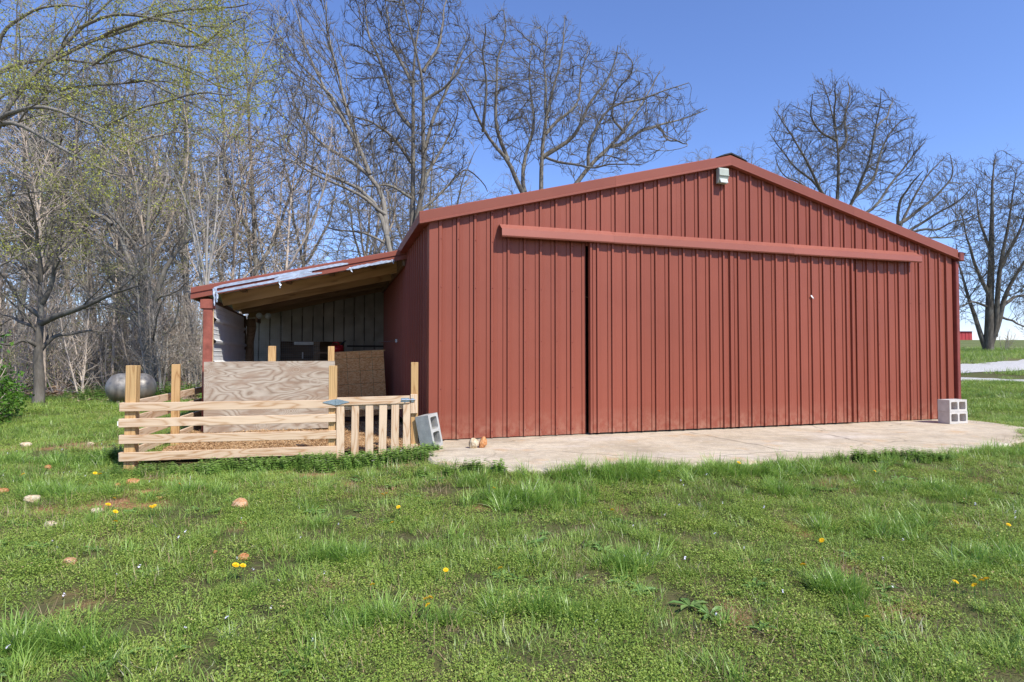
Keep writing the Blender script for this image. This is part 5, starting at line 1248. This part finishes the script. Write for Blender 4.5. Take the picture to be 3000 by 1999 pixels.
C_t = protos('thatch_patch', M['thatch'], [blades(r, 130, .2, .03, .12, .003, 2, .5, 1.35) for _ in range(3)])
C_p = protos('flower_speck', M['speck'], [leaflets(r, 5, .006, .03, .05, .004, .007, .3, 1.1) for _ in range(2)])

def pen_mask(x, y):
    s = (x - FA[0]) * FD[0] + (y - FA[1]) * FD[1]; t = -(x - FA[0]) * FD[1] + (y - FA[1]) * FD[0]; u, v = bl(x, y)
    return (t > .12) & (u > -3.15) & (u < .1) & (v < 6.8)
SLAB_IN = [(cen[0] + (x - cen[0]) * .985, cen[1] + (y - cen[1]) * .985) for x, y in SLAB]
def near_line(x, y, line, d):
    m = np.zeros(x.shape, bool)
    for (x1, y1), (x2, y2) in zip(line, line[1:]):
        tt = np.clip(((x - x1) * (x2 - x1) + (y - y1) * (y2 - y1)) / ((x2 - x1) ** 2 + (y2 - y1) ** 2), 0, 1)
        m |= np.hypot(x - x1 - tt * (x2 - x1), y - y1 - tt * (y2 - y1)) < d
    return m
def free(x, y):
    u, v = bl(x, y); ok = ~in_poly(x, y, SLAB_IN) & ~((u > -.05) & (u < 9.2) & (v > -.05) & (v < 12.3)) & ~pen_mask(x, y)
    ok &= ~near_line(x, y, [tuple(FA - FD * .1 + np.array([FD[1], -FD[0]]) * .02), tuple(FB + np.array([FD[1], -FD[0]]) * .02)], .13)
    return ok & ~near_line(x, y, DR1, .75) & ~near_line(x, y, DR2, 1.6)
def woodf(x, y): return sstep(13.6, 15.6, y + .12 * x + 3 * (vnoise(x, y, 2.5, 4) - .5)) * (x < 3)
def field(n_m2, y0, y1, seed, wedge=.93):
    """points spread evenly over the ground the lens takes in, plus a margin"""
    q = np.random.default_rng(seed); A = wedge * (y1 * y1 - y0 * y0) + .8 * (y1 - y0) * 2; n = int(n_m2 * A)
    y = np.sqrt(q.uniform(y0 * y0, y1 * y1, n)); x = q.uniform(-1, 1, n) * (wedge * y + .8); return x, y, q
def put(x, y, dz=0.0): return np.stack([x, y, hgt(x, y) + dz], 1)
def pick(mask, *a): return [k[mask] for k in a]
def patch(x, y): return vnoise(x, y, 1.1, 11) * .6 + vnoise(x, y, .42, 12) * .4
def run(name, coll, nk, bands, dens, s0, s1, label, cat_, tilt=.1):
    X, Y, Sx = [], [], []
    for bi, (d, y0, y1, sc_) in enumerate(bands):
        x, y, q = field(d, y0, y1, hash(name) % 1000 * 0 + len(name) * 31 + bi)
        k = free(x, y) & (q.random(len(x)) < dens(x, y)); x, y = pick(k, x, y); X.append(x); Y.append(y); Sx.append(sc_ * q.uniform(s0, s1, len(x)))
    X, Y, Sx = map(np.concatenate, (X, Y, Sx)); q = np.random.default_rng(len(X)); scatter(name, coll, put(X, Y), Sx, q.integers(0, nk, len(X)), label, cat_, tilt, q)
ub = lambda x, y: 1 - .93 * BARE(x, y)
run('low_weeds', C_c, 4, [(46, 1.5, 7, 1.0), (22, 7, 12, 1.3), (8, 12, 19, 1.9)], lambda x, y: np.clip(1.25 - 1.2 * sstep(.5, .68, patch(x, y)), .25, 1) * ub(x, y) * (1 - .8 * woodf(x, y)), .75, 1.2, 'low yellow-green clover and weeds carpeting the lawn', 'weeds')
run('dead_thatch', C_t, 3, [(14, 1.5, 7, 1.0), (7, 7, 12, 1.2)], lambda x, y: np.clip(.35 + .9 * BARE(x, y) + .4 * sstep(.5, .7, vnoise(x, y, .6, 71)), 0, 1) * (1 - .8 * woodf(x, y)), .7, 1.2, 'dry dead grass thatch between the green weeds', 'grass')
run('lawn_grass', C_l, 4, [(34, 1.5, 7, 1.0), (24, 7, 12, 1.25), (9, 12, 20, 1.9), (1.5, 20, 46, 4)], lambda x, y: np.clip(.45 + .8 * sstep(.38, .62, patch(x, y)), .4, 1) * ub(x, y) * (1 - .85 * woodf(x, y)), .75, 1.3, 'short lawn grass between the weeds', 'grass')
run('fescue_tufts', C_f, 4, [(17, 1.5, 7, 1.0), (9, 7, 13, 1.2), (2.5, 13, 20, 1.4)], lambda x, y: np.clip(.5 * sstep(.44, .8, patch(x, y)) + .14 + .35 * sstep(3.6, 2.2, y), 0, 1) * ub(x, y) * (1 - .7 * woodf(x, y)), .38, 1.05, 'darker tufts of taller fescue grass in the lawn', 'grass', .2)
run('broad_weeds', C_b, 3, [(16, 1.5, 8, 1.0), (4, 8, 14, 1.2)], lambda x, y: np.clip(sstep(.45, .7, vnoise(x, y, .9, 21)), .08, 1) * ub(x, y) * (1 - .9 * woodf(x, y)), .6, 1.25, 'broad-leaved weed rosettes scattered in the lawn', 'weeds')
run('pale_flowers', C_p, 2, [(5, 1.5, 8, 1.0)], lambda x, y: sstep(.4, .7, vnoise(x, y, 1.2, 31)), .7, 1.2, 'tiny white and lilac wild flowers in the lawn', 'flowers')
# clumps the photograph shows clearly: picture spot, spread in metres, how many, scale
X, Y, Sx = [], [], []; q = np.random.default_rng(91)
for (px, py, wx, wy, n, s) in [(1480, 1475, .38, .16, 26, 1.15), (1600, 1470, .38, .14, 30, 1.2), (1730, 1395, .42, .17, 40, 1.2), (1850, 1395, .5, .14, 44, 1.2), (2000, 1385, .4, .12, 26, 1.05), (2330, 1385, .4, .14, 26, 1.05), (2130, 1385, .3, .1, 16, 1.0), (2290, 1448, .14, .09, 16, 1.15),
                               (1830, 1660, .13, .08, 14, 1.0), (2450, 1735, .16, .1, 16, 1.05), (180, 1455, .5, .22, 40, 1.0), (150, 1360, .6, .2, 30, 1.0), (600, 1440, .25, .12, 14, .9), (1010, 1640, .14, .09, 14, 1.05), (2900, 1640, .3, .15, 18, 1.0), (2600, 1560, .3, .16, 18, 1.0), (1380, 1420, .2, .1, 12, .9), (1560, 1790, .18, .1, 12, .9), (150, 1900, .3, .1, 20, .9), (1060, 1830, .3, .14, 22, .85), (2700, 1440, .5, .14, 22, .9), (2930, 1330, .3, .1, 12, 1.1)]:
    g = on_ground(px, py); X.append(g[0] + q.normal(0, wx * .6, n)); Y.append(g[1] + q.normal(0, wy * .6, n)); Sx.append(s * q.uniform(.65, 1.15, n))
# fringe growing over the slab edge
ex, ey = [], []
for (x1, y1), (x2, y2) in zip(SLAB[3:21], SLAB[4:22]):
    n = int(np.hypot(x2 - x1, y2 - y1) * 16); t_ = q.random(n); ex.append(x1 + t_ * (x2 - x1) + q.normal(0, .04, n)); ey.append(y1 + t_ * (y2 - y1) - .03 - np.abs(q.normal(0, .07, n)))
ex, ey = np.concatenate(ex), np.concatenate(ey); k = q.random(len(ex)) < sstep(.35, .6, vnoise(ex, ey, .7, 41)) * np.where(ex < .5, .25, 1); ex, ey = pick(k, ex, ey)
X, Y, Sx = np.concatenate(X + [ex]), np.concatenate(Y + [ey]), np.concatenate(Sx + [q.uniform(.5, .95, len(ex))])
k = free(X, Y); X, Y, Sx = pick(k, X, Y, Sx); scatter('tall_fescue_clumps', C_f, put(X, Y), Sx, q.integers(0, 4, len(X)), 'tall dark fescue clumps along the slab edge and lawn', 'grass', .22, q)
# dead nettle along the fence foot, gate and slab corner
X, Y, Sx = [], [], []
t_ = q.random(950) ** .85; off = -.12 - np.abs(q.normal(0, .17, 950)); x = FA[0] + FD[0] * (t_ * 3.9 - .15) - FD[1] * off; y = FA[1] + FD[1] * (t_ * 3.9 - .15) + FD[0] * off; X.append(x); Y.append(y); Sx.append(q.uniform(.6, 1.15, 950) * np.where(t_ > .25, 1, .75))
g = on_ground(335, 1345); X.append(g[0] + q.normal(0, .14, 60)); Y.append(g[1] + q.normal(0, .12, 60)); Sx.append(q.uniform(.6, 1.1, 60))
for (px, py, wx, wy, n) in ((1400, 1385, .5, .08, 60), (2640, 1345, .5, .1, 90), (1240, 1350, .2, .08, 50), (2880, 1160, 1.2, .6, 160), (2470, 1350, .3, .06, 30)):
    g = on_ground(px, py); X.append(g[0] + q.normal(0, wx * .6, n)); Y.append(g[1] + q.normal(0, wy * .6, n)); Sx.append(q.uniform(.5, .95, n))
X, Y, Sx = map(np.concatenate, (X, Y, Sx)); k = free(X, Y) & (q.random(len(X)) < ub(X, Y) + .35); X, Y, Sx = pick(k, X, Y, Sx)
scatter('dead_nettles', C_n, put(X, Y), Sx, q.integers(0, 4, len(X)), 'leafy dead nettle growing along the fence foot and slab edge', 'weeds', .12, q)
# leaf litter and green growth on the wood floor, straw in the pen
x, y, q = field(5, 12.5, 34, 5); k = (x < 2) & (q.random(len(x)) < woodf(x, y)) & free(x, y); x, y = pick(k, x, y)
scatter('leaf_litter', C_d, put(x, y), q.uniform(.8, 1.5, len(x)), q.integers(0, 3, len(x)), 'brown leaf litter on the wood floor', 'leaves', .1, q)
x, y, q = field(5, 13.5, 30, 6); k = (x < -2) & (q.random(len(x)) < woodf(x, y) * sstep(.42, .6, vnoise(x, y, 2.2, 51))) & free(x, y); x, y = pick(k, x, y)
scatter('wood_undergrowth', C_n, put(x, y), q.uniform(1.6, 3.6, len(x)), q.integers(0, 4, len(x)), 'green undergrowth at the foot of the wood', 'weeds', .15, q)
n = 420; u, v = q.uniform(-3.1, -.05, n), q.uniform(.1, 2.9, n); p = P0[:2] + u[:, None] * D1[:2] + v[:, None] * D2[:2]
scatter('straw_bedding', C_s, np.column_stack([p, np.full(n, -.078)]), q.uniform(.7, 1.2, n), q.integers(0, 3, n), 'straw and wood chips littered over the pen floor', 'straw', .08, q)

# ------------------------------------------------------------------ dandelions, each its own
def dand():
    V, F = [], []
    for ring, (rr_, zz, n_) in enumerate(((.019, .0, 14), (.014, .004, 12), (.008, .007, 8))):
        for k in range(n_):
            a = (k + .5 * ring) * 6.283 / n_; w = .32 * 6.283 / n_ * 1.4; o = len(V)
            V += [(.002 * math.cos(a), .002 * math.sin(a), zz), (rr_ * .8 * math.cos(a - w), rr_ * .8 * math.sin(a - w), zz + .003), (rr_ * math.cos(a), rr_ * math.sin(a), zz + .002), (rr_ * .8 * math.cos(a + w), rr_ * .8 * math.sin(a + w), zz + .003)]; F.append((o, o + 1, o + 2, o + 3))
    me = bpy.data.meshes.new('flower_head'); me.from_pydata(V, [], F); me.materials.append(M['petal'])
    bm = bmesh.new(); tube_bm(bm, [(0, 0, -.12), (.004, 0, -.05), (0, 0, .001)], .002, 5); ms_ = bpy.data.meshes.new('stem'); bm.to_mesh(ms_); bm.free(); ms_.materials.append(M['broad']); return me, ms_
dh, dst = dand()
A5 = lambda x, y: (x / 1.962, 1200 + y / 1.962); A6 = lambda x, y: (1000 + x / 1.962, 1200 + y / 1.962); A7 = lambda x, y: (2000 + x / 1.962, 1200 + y / 1.962)
DN = [(A5(133, 397), 'dandelion in the far left lawn, leftmost of all'), (A5(545, 390), 'dandelion left of the fence corner, left of a pair'), (A5(573, 396), 'dandelion left of the fence corner, right of a pair'), (A5(1030, 460), 'dandelion in bare soil below the pen fence'), (A5(655, 548), 'dandelion above the cream stone in the left lawn'), (A5(620, 586), 'dandelion just right of the cream stone'), (A5(662, 630), 'dandelion below and right of the cream stone'), (A5(866, 600), 'dandelion pair member at left, right of the cream stone'), (A5(884, 597), 'dandelion pair member at right, right of the cream stone'), (A5(662, 690), 'dandelion standing alone below the cream stone'), (A5(1395, 960), 'bright dandelion below the flat orange pebble'), (A5(1353, 957), 'smaller dandelion just left of the bright one under the orange pebble'),
      (A6(877, 487), 'dandelion left of the large fescue clump before the slab'), (A6(235, 524), 'dandelion below the gate, left of a pair'), (A6(258, 518), 'dandelion below the gate, right of a pair'), (A6(327, 600), 'dandelion in the lawn below the gate pair'), (A6(293, 697), 'dandelion lowest of those below the gate'), (A6(1557, 618), 'dandelion in clover right of the large fescue clump'), (A6(1828, 383), 'dandelion within the fescue by the slab edge'), (A6(913, 978), 'dandelion alone in the middle of the clover'), (A6(484, 1172), 'dandelion left of a cluster of three in the lower lawn'), (A6(510, 1163), 'dandelion right of a cluster of three in the lower lawn'), (A6(497, 1206), 'dandelion lowest of a cluster of three in the lower lawn'), (A6(178, 1080), 'small dandelion left of the cluster of three'), (A6(600, 988), 'faded dandelion above and right of the cluster of three'),
      (A7(323, 330), 'dandelion by the slab edge before the sliding door'), (A7(1105, 380), 'dandelion in grass below the right part of the slab'), (A7(800, 806), 'dandelion over bare soil in the right lawn'), (A7(693, 958), 'large dandelion in the right lawn clover'), (A7(1570, 1062), 'dandelion leftmost of the five at lower right'), (A7(1678, 1028), 'dandelion topmost of the five at lower right'), (A7(1720, 1055), 'dandelion in the middle of the five at lower right'), (A7(1750, 1046), 'dandelion rightmost of the five at lower right'), (A7(1678, 1082), 'dandelion lowest of the five at lower right'), (A7(1875, 710), 'small dandelion near the right picture edge'), (A7(1062, 1280), 'dandelion in fescue at the lower right of the lawn')]
for k, ((px, py), lab) in enumerate(DN):
    g = on_ground(px, py + 18); e = empty('dandelion', (g[0], g[1], g[2] + .10), random.uniform(0, 6), 'yellow ' + lab, 'flower', 'dandelions in the lawn')
    a = obj('flower_head', dh, e, rot=(random.uniform(.25, .6), random.uniform(-.3, .3), 0)); s = random.uniform(.8, 1.2); a.scale = (s, s, s); obj('stem', dst, e)
